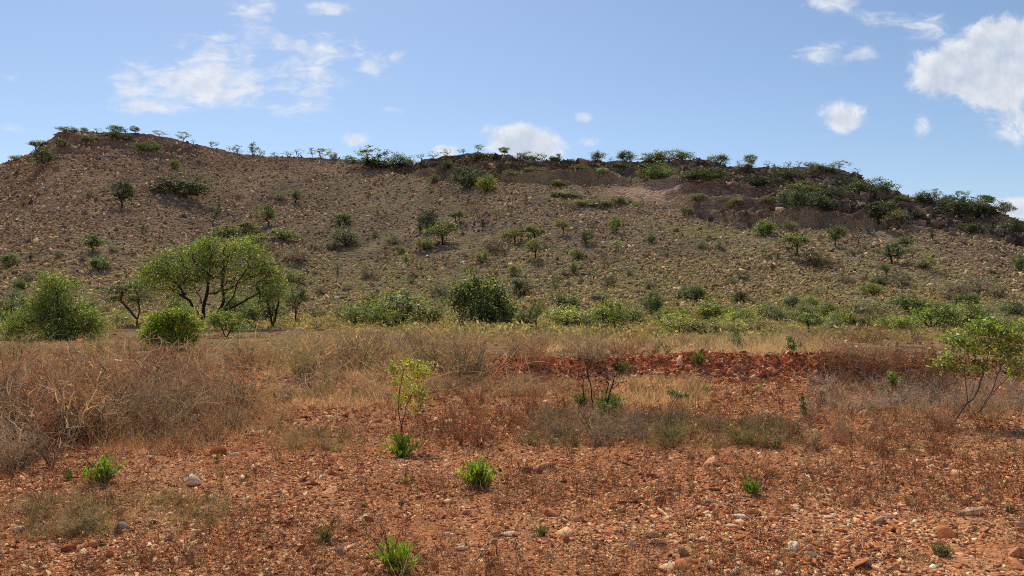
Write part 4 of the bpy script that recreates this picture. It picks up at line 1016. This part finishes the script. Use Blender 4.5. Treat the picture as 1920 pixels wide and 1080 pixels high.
def build_near_trees():
    near_tree('umbrella_tree', (395, 620), 39.0,
        [[(377, 622, 0.2), (379, 590, 0.2), (372, 560, 0.3), (352, 530, 0.5), (338, 500, 0.4)], [(379, 600, 0.2), (381, 575, 0.1), (392, 545, -0.2), (400, 505, -0.4)], [(377, 600, 0.2), (362, 565, -0.4), (330, 540, -0.8), (312, 525, -0.9)], [(378, 595, 0.2), (366, 570, 0.6), (360, 540, 1.0), (352, 505, 1.1)], [(379, 585, 0.2), (396, 555, 0.5), (416, 525, 0.9)], [(420, 584, -0.3), (452, 568, 0.2), (478, 552, 0.5), (498, 545, 0.6)],
         [(379, 618, 0.2), (405, 615, -0.3), (412, 596, -0.3), (424, 580, -0.3), (444, 558, -0.5), (453, 530, -0.6), (470, 505, -0.5)], [(412, 596, -0.3), (416, 560, 0.3), (409, 535, 0.5), (412, 505, 0.6)]],
        [(322, 502, 44, 22, 24), (348, 478, 42, 18, 24), (408, 458, 46, 14, 30), (445, 466, 44, 16, 28), (425, 485, 60, 16, 26), (488, 494, 34, 22, 22), (385, 476, 40, 16, 18), (510, 510, 26, 24, 20), (300, 522, 34, 20, 20), (345, 528, 26, 14, 10), (500, 545, 30, 18, 16),
         (380, 498, 50, 12, 14), (275, 508, 24, 14, 8), (520, 530, 18, 16, 8), (305, 500, 24, 12, 8), (475, 520, 26, 14, 10), (345, 545, 26, 10, 6), (395, 525, 40, 16, 10), (440, 530, 26, 16, 8), (290, 538, 24, 10, 8), (505, 560, 20, 12, 10), (360, 520, 24, 12, 12), (325, 520, 40, 24, 14), (420, 505, 50, 24, 18), (470, 510, 36, 24, 14), (285, 525, 28, 18, 10), (430, 545, 40, 16, 8), (340, 555, 24, 12, 5), (400, 495, 60, 30, 14)],
        46, 0.56, 0.13, 0.0072, (0.190, 0.240, 0.062), BARKD, 'large twin-stemmed umbrella tree with spreading green crown and dark bare branches', 'tree', 41, var=0.34, aspect=0.36)
    near_tree('feathery_tree', (108, 640), 30.0, [[(108, 640, 0), (112, 600, 0), (108, 560, 0), (105, 535, 0)], [(108, 640, 0), (90, 610, 0.3), (70, 590, 0.5)], [(108, 640, 0), (135, 610, -0.3), (160, 595, -0.4)]],
        [(105, 545, 38, 26, 34), (75, 575, 40, 28, 34), (140, 580, 38, 28, 34), (175, 600, 28, 22, 24), (45, 605, 28, 22, 22), (110, 600, 60, 26, 40), (150, 622, 46, 14, 18), (100, 628, 50, 12, 20), (20, 615, 20, 16, 12), (90, 525, 20, 12, 10)],
        95, 0.50, 0.105, 0.0065, (0.205, 0.255, 0.068), BARKD, 'feathery green tree with rounded crown reaching the ground at far left', 'tree', 42, flat=0.7, aspect=0.28, var=0.25, droop=0.2)
    near_tree('crooked_tree', (258, 618), 41.0, [[(258, 620, 0), (256, 600, 0), (243, 585, 0), (228, 572, 0.2)], [(257, 603, 0), (262, 585, 0), (258, 560, 0)]],
        [(225, 545, 22, 14, 12), (250, 540, 26, 16, 14), (272, 560, 18, 14, 9), (215, 565, 18, 10, 7), (245, 565, 22, 10, 6), (270, 530, 18, 10, 6)],
        70, 0.44, 0.10, 0.010, (0.125, 0.15, 0.078), BARK, 'small crooked grey-green tree with forked trunk left of the umbrella tree', 'tree', 43, var=0.35)
    near_tree('lime_bush', (312, 655), 25.0, [[(313, 655, 0), (295, 635, 0)], [(313, 655, 0), (320, 625, 0.1)], [(313, 655, 0), (340, 630, 0)]],
        [(298, 606, 28, 20, 26), (328, 594, 26, 14, 28), (350, 586, 16, 10, 9), (358, 612, 26, 22, 24), (280, 622, 20, 14, 16), (310, 590, 14, 9, 8), (315, 630, 40, 20, 34), (345, 635, 24, 14, 14)],
        90, 0.24, 0.085, 0.0055, (0.27, 0.325, 0.058), BARK, 'bright lime-green bush in front of the umbrella tree trunks', 'shrub', 44, parts=('stems', 'foliage'), flat=0.7, var=0.3)
    near_tree('leafy_bush', (425, 640), 31.0, [[(424, 640, 0), (415, 620, 0)], [(424, 640, 0), (438, 615, 0)]],
        [(410, 610, 24, 16, 16), (440, 618, 24, 14, 16), (420, 595, 20, 12, 8)], 70, 0.28, 0.09, 0.006, (0.19, 0.235, 0.06), BARK, 'yellowish green bush right of the umbrella tree trunks', 'shrub', 45, parts=('stems', 'foliage'))
    near_tree('twin_trunk_tree', (512, 624), 40.0, [[(511, 624, 0), (508, 600, 0), (503, 580, 0), (500, 560, 0)], [(511, 624, 0), (517, 596, 0), (522, 575, 0), (520, 555, 0)]],
        [(505, 560, 22, 14, 12), (520, 550, 20, 12, 10), (492, 572, 12, 8, 4)], 70, 0.44, 0.10, 0.016, (0.10, 0.145, 0.046), BARKD, 'dark two-stemmed tree under the right edge of the umbrella tree', 'tree', 46)
    near_tree('dark_tree', (905, 612), 47.0, [[(905, 612, 0), (903, 585, 0), (900, 555, 0), (886, 510, 0), (884, 490, 0)], [(905, 612, 0), (925, 580, 0.3), (935, 555, 0.4)], [(905, 612, 0), (880, 580, -0.3), (870, 560, -0.4)]],
        [(890, 545, 34, 18, 22), (920, 550, 34, 20, 22), (870, 570, 30, 18, 18), (940, 575, 26, 20, 20), (900, 585, 44, 20, 30), (930, 597, 34, 14, 18), (862, 548, 24, 14, 8), (905, 530, 24, 10, 6), (885, 508, 6, 14, 2)],
        36, 0.75, 0.20, 0.005, (0.135, 0.165, 0.065), BARKD, 'dark broad-leaved tree with thin mast-like stem at the hill foot', 'tree', 47, var=0.4, aspect=0.55)
    # sapling in the middle foreground
    y0 = 8.4
    near_tree('yellow_sapling', (756, 846), y0, [[(754, 846, 0), (753, 800, 0), (760, 765, 0), (775, 730, 0.05), (785, 695, 0.1)], [(754, 810, 0), (748, 770, -0.03), (752, 720, -0.05), (762, 685, -0.05)], [(754, 846, 0), (770, 800, 0.08), (785, 770, 0.12), (792, 740, 0.15)], [(756, 780, 0), (742, 740, 0.1), (735, 700, 0.1)]],
        [(738, 690, 12, 14, 12), (762, 682, 12, 14, 14), (785, 690, 16, 16, 18), (800, 700, 14, 20, 12), (752, 715, 18, 18, 20), (780, 725, 20, 20, 22), (748, 750, 16, 18, 14), (795, 745, 12, 18, 10), (772, 765, 20, 20, 12), (812, 690, 8, 8, 4)],
        11, 0.045, 0.036, 0.00065, (0.40, 0.44, 0.065), (0.075, 0.045, 0.032), 'thin yellow-green sapling with sparse leaves standing in the red clearing', 'sapling', 48, flat=1.2, aspect=0.3, rmin=0.002, var=0.25, arch=0.0)
    # young tree at the right
    y0 = 9.7
    near_tree('young_tree', (1783, 800), y0, [[(1783, 800, 0), (1805, 793, 0), (1838, 772, 0), (1862, 745, 0.05), (1882, 722, 0.05), (1905, 700, 0.05)], [(1783, 800, 0), (1800, 768, -0.05), (1822, 735, -0.1), (1835, 700, -0.1)], [(1818, 786, 0), (1826, 760, 0.1), (1840, 725, 0.15), (1855, 690, 0.2)],
         [(1783, 798, 0), (1784, 750, 0.1), (1778, 715, 0.15), (1765, 690, 0.15)], [(1836, 773, 0), (1850, 735, -0.1), (1862, 690, -0.15), (1870, 650, -0.15)], [(1808, 752, -0.07), (1800, 700, -0.1), (1806, 650, -0.1)]],
        [(1840, 612, 36, 16, 34), (1870, 622, 38, 20, 38), (1800, 636, 34, 20, 30), (1905, 640, 32, 26, 30), (1770, 668, 24, 14, 14), (1830, 650, 44, 18, 30), (1885, 665, 38, 20, 24), (1910, 690, 26, 20, 16), (1790, 690, 20, 14, 8), (1845, 690, 34, 14, 9), (1922, 615, 20, 16, 10)],
        20, 0.12, 0.048, 0.00095, (0.22, 0.275, 0.068), (0.155, 0.12, 0.095), 'young green tree with many bare slanting stems fanning from one base', 'tree', 49, flat=0.6, aspect=0.42, rmin=0.003, var=0.3, arch=0.05, wob=0.07)
    near_tree('white_flowered_weed', (1382, 654), 24.5, [[(1382, 654, 0), (1383, 615, 0)]], [(1382, 640, 10, 12, 10), (1384, 622, 6, 8, 6)], 16, 0.12, 0.08, 0.004, (0.13, 0.17, 0.08), BARK, 'pale green upright weed behind the red earth bank', 'weed', 50, parts=('stem', 'foliage'), flat=0.9)
    near_tree('green_sapling', (1490, 664), 22.0, [[(1490, 664, 0), (1488, 635, 0)]], [(1488, 645, 14, 12, 12), (1484, 632, 8, 6, 5)], 16, 0.12, 0.08, 0.004, (0.12, 0.175, 0.05), BARK, 'small green sapling behind the right end of the earth bank', 'sapling', 51, parts=('stem', 'foliage'), flat=0.9)
    near_tree('leafy_weed', (600, 690), 17.5, [[(600, 690, 0), (601, 660, 0)]], [(600, 670, 9, 12, 12), (602, 655, 6, 5, 4)], 16, 0.06, 0.05, 0.003, (0.15, 0.22, 0.045), BARK, 'bright green upright weed among the dry brush left of centre', 'weed', 52, parts=('stem', 'foliage'), flat=1.0)
    near_tree('leafy_weed', (1672, 742), 12.6, [[(1672, 742, 0), (1674, 705, 0)], [(1668, 742, 0), (1660, 720, 0)]], [(1672, 712, 12, 16, 16), (1655, 728, 14, 8, 8), (1690, 732, 12, 8, 6)], 18, 0.05, 0.045, 0.003, (0.155, 0.22, 0.05), BARK, 'yellow-green leafy weed in the grey dry growth right of the bank', 'weed', 53, parts=('stem', 'foliage'), flat=1.0)
    near_tree('leafy_weed', (1711, 716), 14.4, [[(1711, 716, 0), (1711, 700, 0)]], [(1711, 706, 8, 7, 9)], 16, 0.05, 0.045, 0.003, (0.15, 0.23, 0.05), BARK, 'tiny green weed right of the yellow-green weed near the dark shrubs', 'weed', 54, parts=('stem', 'foliage'), flat=1.0)
    near_tree('leafy_weed', (1508, 788), 10.1, [[(1508, 788, 0), (1506, 742, 0)]], [(1507, 768, 10, 18, 16), (1503, 745, 6, 8, 5)], 16, 0.035, 0.036, 0.0022, (0.125, 0.165, 0.05), BARK, 'slim green weed standing on red soil in front of the bank', 'weed', 55, parts=('stem', 'foliage'), flat=1.0)
    near_tree('leafy_weed', (1276, 758), 11.7, [[(1276, 758, 0), (1278, 735, 0)], [(1276, 758, 0), (1262, 738, 0)]], [(1276, 738, 18, 10, 14), (1258, 734, 8, 5, 4)], 14, 0.045, 0.045, 0.002, (0.13, 0.18, 0.05), BARK, 'green weed at the edge of the pale grass below the bank', 'weed', 56, parts=('stem', 'foliage'), flat=0.8)

def leaf_tuft(name, px, py, w, h, tone, label, seed, n=90, stems=True, cat='plant', aspect=0.20):
    """fresh shoots springing from the base of an old stem"""
    rng = R0(seed); y0 = CH * F / (py - HY); s = y0 / F
    W, Hh = w * s, h * s
    aspect = aspect * rng.uniform(0.6, 1.6); lean = rng.normal(0, 0.22, 2)
    ph = rng.uniform(0, 2 * np.pi, n); el = rng.uniform(0.0, rng.uniform(0.8, 1.35), n)
    D = np.stack([np.sin(el) * np.cos(ph) + lean[0], np.sin(el) * np.sin(ph) + lean[1], np.cos(el) + 0.25], -1)
    P = np.stack([0.10 * W * rng.normal(size=n), 0.10 * W * rng.normal(size=n), np.abs(rng.normal(size=n)) * 0.04 * Hh], -1)
    L = Hh * rng.uniform(0.45, 1.0, n)
    V, Fc, p, d = ribbons(P, D, L, np.maximum(0.0016, 0.012 * Hh), rng, 3, 0.5, 0.0, 0.5)
    sb = Bag(); sb.add(V, Fc, np.repeat(rng.uniform(0.7, 1.2, (n, 1)) * np.ones((1, 3)), 8, 0))
    rep = 13
    i = np.repeat(np.arange(n), rep); k = rng.randint(1, 4, n * rep)
    C = p[i, k] + 0.03 * W * rng.normal(size=(n * rep, 3))
    LL = Hh * rng.uniform(0.16, 0.30, n * rep)
    fV, fF = leaf_cards(C + d[i, k] * (LL * 0.3)[:, None], LL, LL * aspect, rng, axis=unit(d[i, k] + np.array([0, 0, 0.5])))
    c = rng.uniform(0.6, 1.4, (n * rep, 1)) * (0.55 + 0.45 * k[:, None] / 3) * np.ones((1, 3))
    o = link(name, None, loc=((px - CX) * s, y0, float(ground((px - CX) * s, y0)) - 0.01)); o.empty_display_size = 0.1
    tag(o, label, cat, None)
    link('stems', sb.mesh('shoot_stems', [M_TWIG]), o, (0.13, 0.13, 0.04))
    link('leaves', make_mesh('shoot_leaves', fV, [fF], np.repeat(np.where(rng.uniform(0, 1, (n * rep, 1)) < 0.12, c * np.array([[1.7, 1.1, 1.6]]), c), 4, 0), [M_LEAF]), o, tone)
    if stems:          # the dead stem the shoots grow from
        m = 5
        D = np.stack([0.35 * rng.normal(size=m), 0.35 * rng.normal(size=m), np.ones(m)], -1)
        V, Fc, p, d = ribbons(np.zeros((m, 3)), D, Hh * rng.uniform(1.2, 2.4, m), 0.008, rng, 5, 0.6, 0.0, 0.6)
        db = Bag(); db.add(V, Fc, 1.0)
        i = np.repeat(np.arange(m), 4); kk = rng.randint(2, 5, m * 4)
        V, Fc, _, _ = ribbons(p[i, kk], unit(d[i, kk] + 0.7 * rdir(rng, m * 4)), Hh * rng.uniform(0.25, 0.6, m * 4), 0.0035, rng, 3, 0.6)
        db.add(V, Fc, 1.0)
        link('dead_stem', db.mesh('dead_stem', [M_TWIG]), o, (0.10, 0.055, 0.04))
    return o

TUFT = (0.23, 0.36, 0.042)
def build_tufts():
    G = TUFT; D = (0.12, 0.18, 0.042)
    T = [(899, 911, 56, 50, G, 'bright green leafy tuft with dead stems in the centre foreground', 110, True), (734, 1082, 58, 58, G, 'bright green leafy tuft at the bottom edge of the clearing', 110, True),
         (755, 852, 40, 42, G, 'fresh green shoots around the foot of the yellow-green sapling', 80, False), (196, 911, 46, 48, (0.18, 0.32, 0.035), 'bright green spiky tuft in the left foreground', 70, True),
         (1414, 930, 42, 32, (0.145, 0.24, 0.04), 'green tuft with one long leaning dead stem in the right foreground', 60, True), (1017, 1010, 34, 24, D, 'small low dark green tuft among pale stones', 50, False),
         (608, 1022, 30, 30, D, 'small green and blackened tuft left of the bottom leafy tuft', 45, True), (763, 907, 14, 19, G, 'tiny green sprout below the yellow-green sapling', 20, True),
         (1094, 764, 26, 28, D, 'dark green tuft left of the three bare stems', 50, False), (1140, 776, 60, 36, (0.10, 0.165, 0.035), 'wide green tuft at the foot of the three bare stems', 90, False),
         (405, 862, 12, 10, D, 'tiny round-leaved green sprig left of centre foreground', 16, False), (1455, 842, 24, 24, D, 'green tuft at the end of the grey dry patch', 40, False),
         (1420, 731, 16, 12, G, 'tiny bright green tuft just below the stony bank', 24, False), (1321, 740, 26, 18, (0.12, 0.18, 0.05), 'pale green tuft below the bank near its left stones', 36, False),
         (130, 908, 30, 18, D, 'small dark green herb left of the spiky tuft', 34, False), (238, 1040+18, 24, 14, (0.15, 0.15, 0.06), 'pale grassy tuft near the bottom left corner', 40, False),
         (460, 895, 12, 10, D, 'tiny green herb right of the whitish rock', 16, False), (1262, 833, 60, 26, (0.10, 0.115, 0.045), 'dark olive clump at the right end of the grey brush patch', 70, False), (1080, 842-10, 34, 18, (0.11, 0.12, 0.05), 'olive clump at the left of the grey brush patch', 40, False),
         (683, 962-10, 18, 12, D, 'tiny green herb beside the brown stone', 16, False), (1762, 1052, 50, 26, (0.155, 0.16, 0.06), 'pale yellow-green grass tuft in the bottom right foreground', 50, False), (1890, 968, 26, 16, (0.11, 0.13, 0.08), 'grey-green low herb near the long tan slab', 30, False)]
    for i, (x, y, w, h, t, lab, n, st) in enumerate(T):
        leaf_tuft('green_tuft' if w > 16 else 'green_sprout', x, y, w, h, t, lab, 300 + i, n, st, 'plant')
    # tuft growing on the bank
    p = hit(1312, 688); s = p[1] / F
    o = leaf_tuft('green_tuft', 1312, 688, 28, 22, D, 'dark green tuft growing high on the red earth bank', 340, 46, False); o.location = p
    p = hit(1165, 700); o = leaf_tuft('green_tuft', 1165, 702, 30, 20, D, 'dark tuft at the dim left foot of the bank', 341, 40, False); o.location = p

def bare_shrub(name, px, py, w, h, tone, label, seed, stems=24, fine=1.0, open_=0.95, wd=0.006, y0=None, heads=0.3, base=0.04, group=None):
    rng = R0(seed)
    p = np.array([0, 0, 0]) ; p = hit(px, py)
    if y0: p = np.array([(px - CX) / F * y0, y0, float(ground((px - CX) / F * y0, y0))])
    s = p[1] / F
    V, Fc, C = dry_shrub(rng, stems, fine, open_, wd / (w * s), heads, base)
    V = V * np.array([0.66, 0.66, 1.0])
    V[:, 2] /= np.percentile(V[:, 2], 99.5)
    me = make_mesh(name, V, [Fc], C, [M_TWIG])
    o = link(name, me, None, tone, (p[0], p[1], p[2] - 0.02)); o.scale = (w * s, w * s, h * s)
    return tag(o, label, 'dry shrub', group)

def build_dry_shrubs():
    gr = 'leafless dry shrubs of the field'
    L = [(860, 702, 190, 108, TAN * 0.85, 'big rounded tan dry shrub beside the dark left end of the bank', 40), (690, 690, 170, 86, TAN * 0.9, 'tan dry shrub behind the yellow-green sapling', 36), (560, 706, 120, 80, OLT, 'olive-brown dry shrub with dark base left of centre', 36), (280, 800, 190, 130, GREYT * 0.8, 'dense greyish dry shrub in the left thicket', 48),
         (100, 800, 190, 150, REDT, 'tall reddish dry shrub near the left edge', 44), (70, 850, 110, 130, REDT * 0.85, 'upright red-brown stem bundle on the stony heap', 26), (20, 880, 120, 110, GREYT * 1.15, 'silvery dead shrub at the left picture edge', 40), (390, 740, 170, 100, REDT, 'red-brown dry shrub with old leaves below the umbrella tree', 40),
         (470, 765, 130, 70, TAN, 'straw-coloured dry shrub at the right end of the left thicket', 36), (190, 735, 170, 82, TAN * 0.9, 'tan dry shrub under the feathery tree', 36), (80, 705, 180, 60, TAN * 0.8, 'brown dry shrub below the feathery tree at far left', 36), (330, 700, 170, 52, np.array([0.33, 0.25, 0.12]), 'dry shrub with yellowish seed heads before the lime bush', 40),
         (1640, 706, 260, 112, REDT * 0.7, 'wide red-brown leafless shrub on the right part of the bank', 60), (1555, 694, 110, 60, REDT * 0.65, 'smaller red-brown leafless shrub at the right end of red soil', 30), (1745, 700, 120, 70, REDT * 0.8, 'dark leafless shrub behind the young right tree', 30), (1470+20, 655, 90, 50, GREYT, 'grey dry shrub on the flat behind the bank', 26),
         (1000, 690, 150, 66, REDT * 0.9, 'low twiggy shrub on the dark left part of the bank', 40), (1110, 684, 140, 80, GREYT * 0.9, 'open grey twiggy shrub above the middle of the bank', 30), (1180, 672, 120, 70, REDT, 'thin reddish shrub behind the left bank stones', 26), (960, 655, 130, 50, TAN, 'tan dry shrub behind the left end of the bank', 30),
         (900, 838, 130, 110, np.array([0.26, 0.11, 0.065]), 'fine reddish leafless shrub behind the centre green tuft', 20), (150, 1000, 130, 50, OLT * 0.75, 'low olive dry shrub in the bottom left foreground', 40), (370, 970, 40, 34, OLT * 0.8, 'small olive dry clump in the left foreground', 20),
         (1255, 840, 80, 50, OLT * 0.7, 'dark end of the grey dry patch right of centre', 34), (1180, 825, 130, 48, GREYT * 0.85, 'grey dry clump in the middle of the right clearing', 40), (1060, 815, 120, 44, GREYT * 0.8, 'grey-brown dry clump below the three bare stems', 36), (1390, 832, 110, 46, OLT * 0.75, 'olive-grey dry clump right of centre', 40),
         (1640, 770, 150, 60, LIL, 'lilac-grey dry shrub in front of the red-brown shrub', 40), (1760, 760, 130, 52, LIL * 0.9, 'lilac-grey dry shrub left of the young tree stems', 36), (1870, 775, 130, 56, GREYT * 0.9, 'grey dry shrub behind the young tree base', 36), (1570, 830, 120, 56, REDT, 'reddish sparse shrub on the right clearing', 26), (1640, 845, 90, 46, REDT * 0.9, 'low reddish dry shrub left of the young tree base', 26), (440, 800, 90, 50, TAN * 0.85, 'small tan dry shrub at the edge of the red clearing', 26)]
    for i, (x, y, w, h, t, lab, n) in enumerate(L):
        y0 = CH * F / (y - HY)
        bare_shrub('dry_shrub', x, y, w, h, t, lab, 400 + i, int(n * 1.3), 0.8, 1.0 if w > h else 0.7, max(0.006, 0.00062 * y0), group=gr)
    # the bare stems in the middle of the field
    for i, (x, y, top, lean, lab) in enumerate([(1112, 768, 655, -14, 'leftmost of the three dark bare stems'), (1134, 770, 690, 10, 'middle one of the three dark bare stems'), (1096, 766, 690, -4, 'thin bare stem standing in the dark green tuft'), (1137, 778, 668, 22, 'rightmost forked one of the three dark bare stems')]):
        y0 = CH * F / (y - HY); s = y0 / F; rng = R0(450 + i)
        h = (y - top) * s
        cl = np.stack([lean * s + 0.16 * h * rng.normal(size=14), 0.12 * h * rng.normal(size=14), h * rng.uniform(0.55, 1.02, 14)], -1)
        P0, P1, r0, r1, tips = grow([[(0, 0, 0), (0.2 * lean * s, 0, 0.35 * h), (0.7 * lean * s, 0, 0.7 * h)]], cl, rng, minz=0.2, arch=0.0, wob=0.08)
        V, Fc = tubes(P0, P1, np.maximum(r0 * 0.0024, 0.0028), np.maximum(r1 * 0.0024, 0.0028), 5)
        me = make_mesh('bare_stem', V, [Fc], np.ones((len(V), 3)), [M_BARK], True)
        x0 = (x - CX) * s
        o = link('dead_sapling', me, None, (0.075, 0.05, 0.04), (x0, y0, float(ground(x0, y0)) - 0.02)); tag(o, lab + ' in the field', 'dead sapling')

def build_rocks():
    PAL = {'tan': (0.62, 0.40, 0.235), 'wht': (0.80, 0.65, 0.46), 'pnk': (0.60, 0.33, 0.22), 'red': (0.38, 0.13, 0.07), 'gry': (0.36, 0.30, 0.24), 'brn': (0.26, 0.13, 0.08), 'org': (0.62, 0.28, 0.135)}
    NM = {'tan': 'tan', 'wht': 'whitish', 'pnk': 'pinkish', 'red': 'dark red', 'gry': 'slate grey', 'brn': 'brown', 'org': 'orange'}
    L = [(1818, 972, 60, 14, 'tan', 'long flat tan slab lying in the right foreground'), (956, 1008, 30, 9, 'wht', 'pale flat stone right of a pinkish stone, bottom centre'), (931, 1010, 22, 10, 'pnk', 'pinkish stone touching the pale flat stone, bottom centre'), (1034, 968, 26, 14, 'org', 'orange-tan angular stone with dark underside in the centre foreground'),
         (866, 1034, 28, 9, 'wht', 'whitish tilted flake right of the bottom leafy tuft'), (366, 912, 32, 18, 'wht', 'whitish lumpy rock in the left foreground'), (36, 999, 24, 8, 'wht', 'whitish flat stone at the left edge'), (230, 996, 26, 10, 'gry', 'grey flat stone right of the low olive shrub'), (128, 1038, 26, 14, 'red', 'red rounded stone near the bottom left'), (174, 1030, 22, 12, 'org', 'orange rounded stone near the bottom left'),
         (1483, 1038, 26, 12, 'wht', 'whitish rounded stone in the bottom right foreground'), (1524, 1054, 18, 14, 'wht', 'lower white round pebble right of the whitish stone'), (1519, 1041, 15, 10, 'wht', 'upper white round pebble right of the whitish stone'), (1779, 940, 22, 9, 'gry', 'slate grey flat stone above the long tan slab'), (1646, 988, 26, 13, 'tan', 'tan stone left of the long tan slab'), (1386, 977, 26, 8, 'wht', 'slim pale curved stone right of centre'),
         (1026, 876, 28, 12, 'brn', 'brown flat stone topping a little pile'), (990, 882, 20, 11, 'brn', 'dark stone left in the little pile'), (1008, 884, 18, 9, 'brn', 'low dark stone in front of the little pile'), (812, 1074, 22, 16, 'org', 'orange block at the bottom edge'), (1222, 1014, 26, 12, 'tan', 'tan block right of the low dark tuft'), (1064, 1022, 16, 14, 'red', 'red stone below the low dark tuft'),
         (911, 1036, 11, 9, 'wht', 'small white pebble at the bottom centre'), (1186, 1030, 14, 12, 'wht', 'small white angular chip at the bottom centre right'), (1450, 982, 26, 8, 'org', 'flat orange stone right of centre'), (1908, 992, 24, 10, 'tan', 'tan stone at the right edge'), (1906, 1052, 26, 18, 'org', 'rounded orange stone at the bottom right corner'), (575, 1046, 20, 10, 'org', 'orange stone left of the green and blackened tuft'),
         (632, 1041, 22, 9, 'gry', 'grey flat stone right of the green and blackened tuft'), (692, 980, 20, 10, 'red', 'dark red stone above the bottom leafy tuft'), (874, 963, 18, 9, 'org', 'orange stone left in the centre foreground'), (1082, 980, 16, 10, 'pnk', 'pinkish rounded stone right of the orange-tan stone'), (1165, 962, 18, 9, 'tan', 'tan stone in the centre right foreground'), (1760, 866, 20, 8, 'tan', 'tan flat stone in the right clearing'),
         (1520, 894, 18, 9, 'brn', 'dark brown stone in the right clearing'), (1546, 846, 16, 9, 'org', 'orange stone below the reddish sparse shrub'), (1220, 894, 20, 8, 'red', 'dark red stone in the clearing right of centre'), (1190, 874, 14, 7, 'tan', 'small tan stone in the clearing right of centre'), (480, 918, 14, 8, 'tan', 'small tan stone right of the whitish lumpy rock'), (1040, 826, 20, 8, 'wht', 'pale stone at the edge of the grey dry patch'),
         (1330, 946, 18, 9, 'gry', 'grey stone below the clearing right of centre'), (1565, 885, 16, 7, 'tan', 'tan stone right of the dark brown stone'), (1665, 980, 16, 11, 'wht', 'whitish stone right of the tan stone'), (842, 1004, 20, 7, 'wht', 'slim pale flake left of the pinkish stone'), (1298, 1062, 22, 10, 'org', 'orange stone at the bottom right of centre'), (1620, 1068, 22, 12, 'pnk', 'pinkish flat stone near the bottom right')]
    for i, (x, y, w, h, t, lab) in enumerate(L):
        rng = R0(500 + i)
        y0 = CH * F / (y - HY); s = y0 / F
        V, Fc = stone_proto(rng, 2, 0.8)
        for _ in range(5):
            nn = unit(rng.normal(size=3) * np.array([1, 1, 0.7])); V = V - np.maximum(V @ nn - rng.uniform(0.25, 0.6), 0)[:, None] * nn
        V[:, 0] /= np.abs(V[:, 0]).max(); V[:, 2] /= np.abs(V[:, 2]).max()
        V = V * np.array([w * s * 0.56, w * s / 2 * rng.uniform(0.9, 1.2), max(h * s * 0.75, 0.014)])
        x0 = (x - CX) * s
        me = make_mesh('rock', V, [Fc], np.ones((len(V), 3)) * rng.uniform(0.85, 1.15, (len(V), 1)), [M_STONE])
        o = link('flat_stone' if w > 2 * h else 'stone', me, None, PAL[t], (x0, y0, float(ground(x0, y0)) + h * s * 0.34)); o.rotation_euler = (0.12 * rng.normal(), 0.1 * rng.normal(), 0.2 * rng.normal())
        tag(o, lab, 'stone')
    # the pale stone lying beyond the umbrella tree, and boulders on the scree
    for (x, y, w, h, t, lab) in [(568, 620, 14, 9, 'wht', 'white boulder on red soil right of the two-stemmed tree'), (1142, 536, 20, 12, 'tan', 'tan boulder inside the dark twiggy bush on the lower slope')]:
        p = hit(x, y); s = p[1] / F; rng = R0(int(x)); V, Fc = stone_proto(rng, 3, 1.0)
        me = make_mesh('boulder', V * np.array([w * s / 2, w * s / 2, h * s * 0.6]), [Fc], np.ones((len(V), 3)), [M_SCREE])
        tag(link('boulder', me, None, PAL[t], (p[0], p[1] - 0.4, p[2] + h * s * 0.3)), lab, 'boulder')
# ------------------------------------------------------------------ build
build_world(); build_light_camera()
build_ground(); build_hill()
build_gravel(); build_scree(); build_brush(); build_grass()
make_protos()
place_list(RIDGE, 'on the skyline', 'trees and bushes along the ridge line', 31)
place_list(CLIFF, 'among the crags', 'bushes among the rocks of the hilltop', 32)
place_list(SLOPE, 'on the stony slope', 'bushes and small trees scattered over the scree slope', 33, {(1637, 554): 'bright green round bush on the lower right scree, under two grey twiggy bushes'})
place_list(FOOT, 'at the hill foot', 'bushes along the foot of the hill', 34)
build_near_trees(); build_tufts(); build_dry_shrubs(); build_rocks()
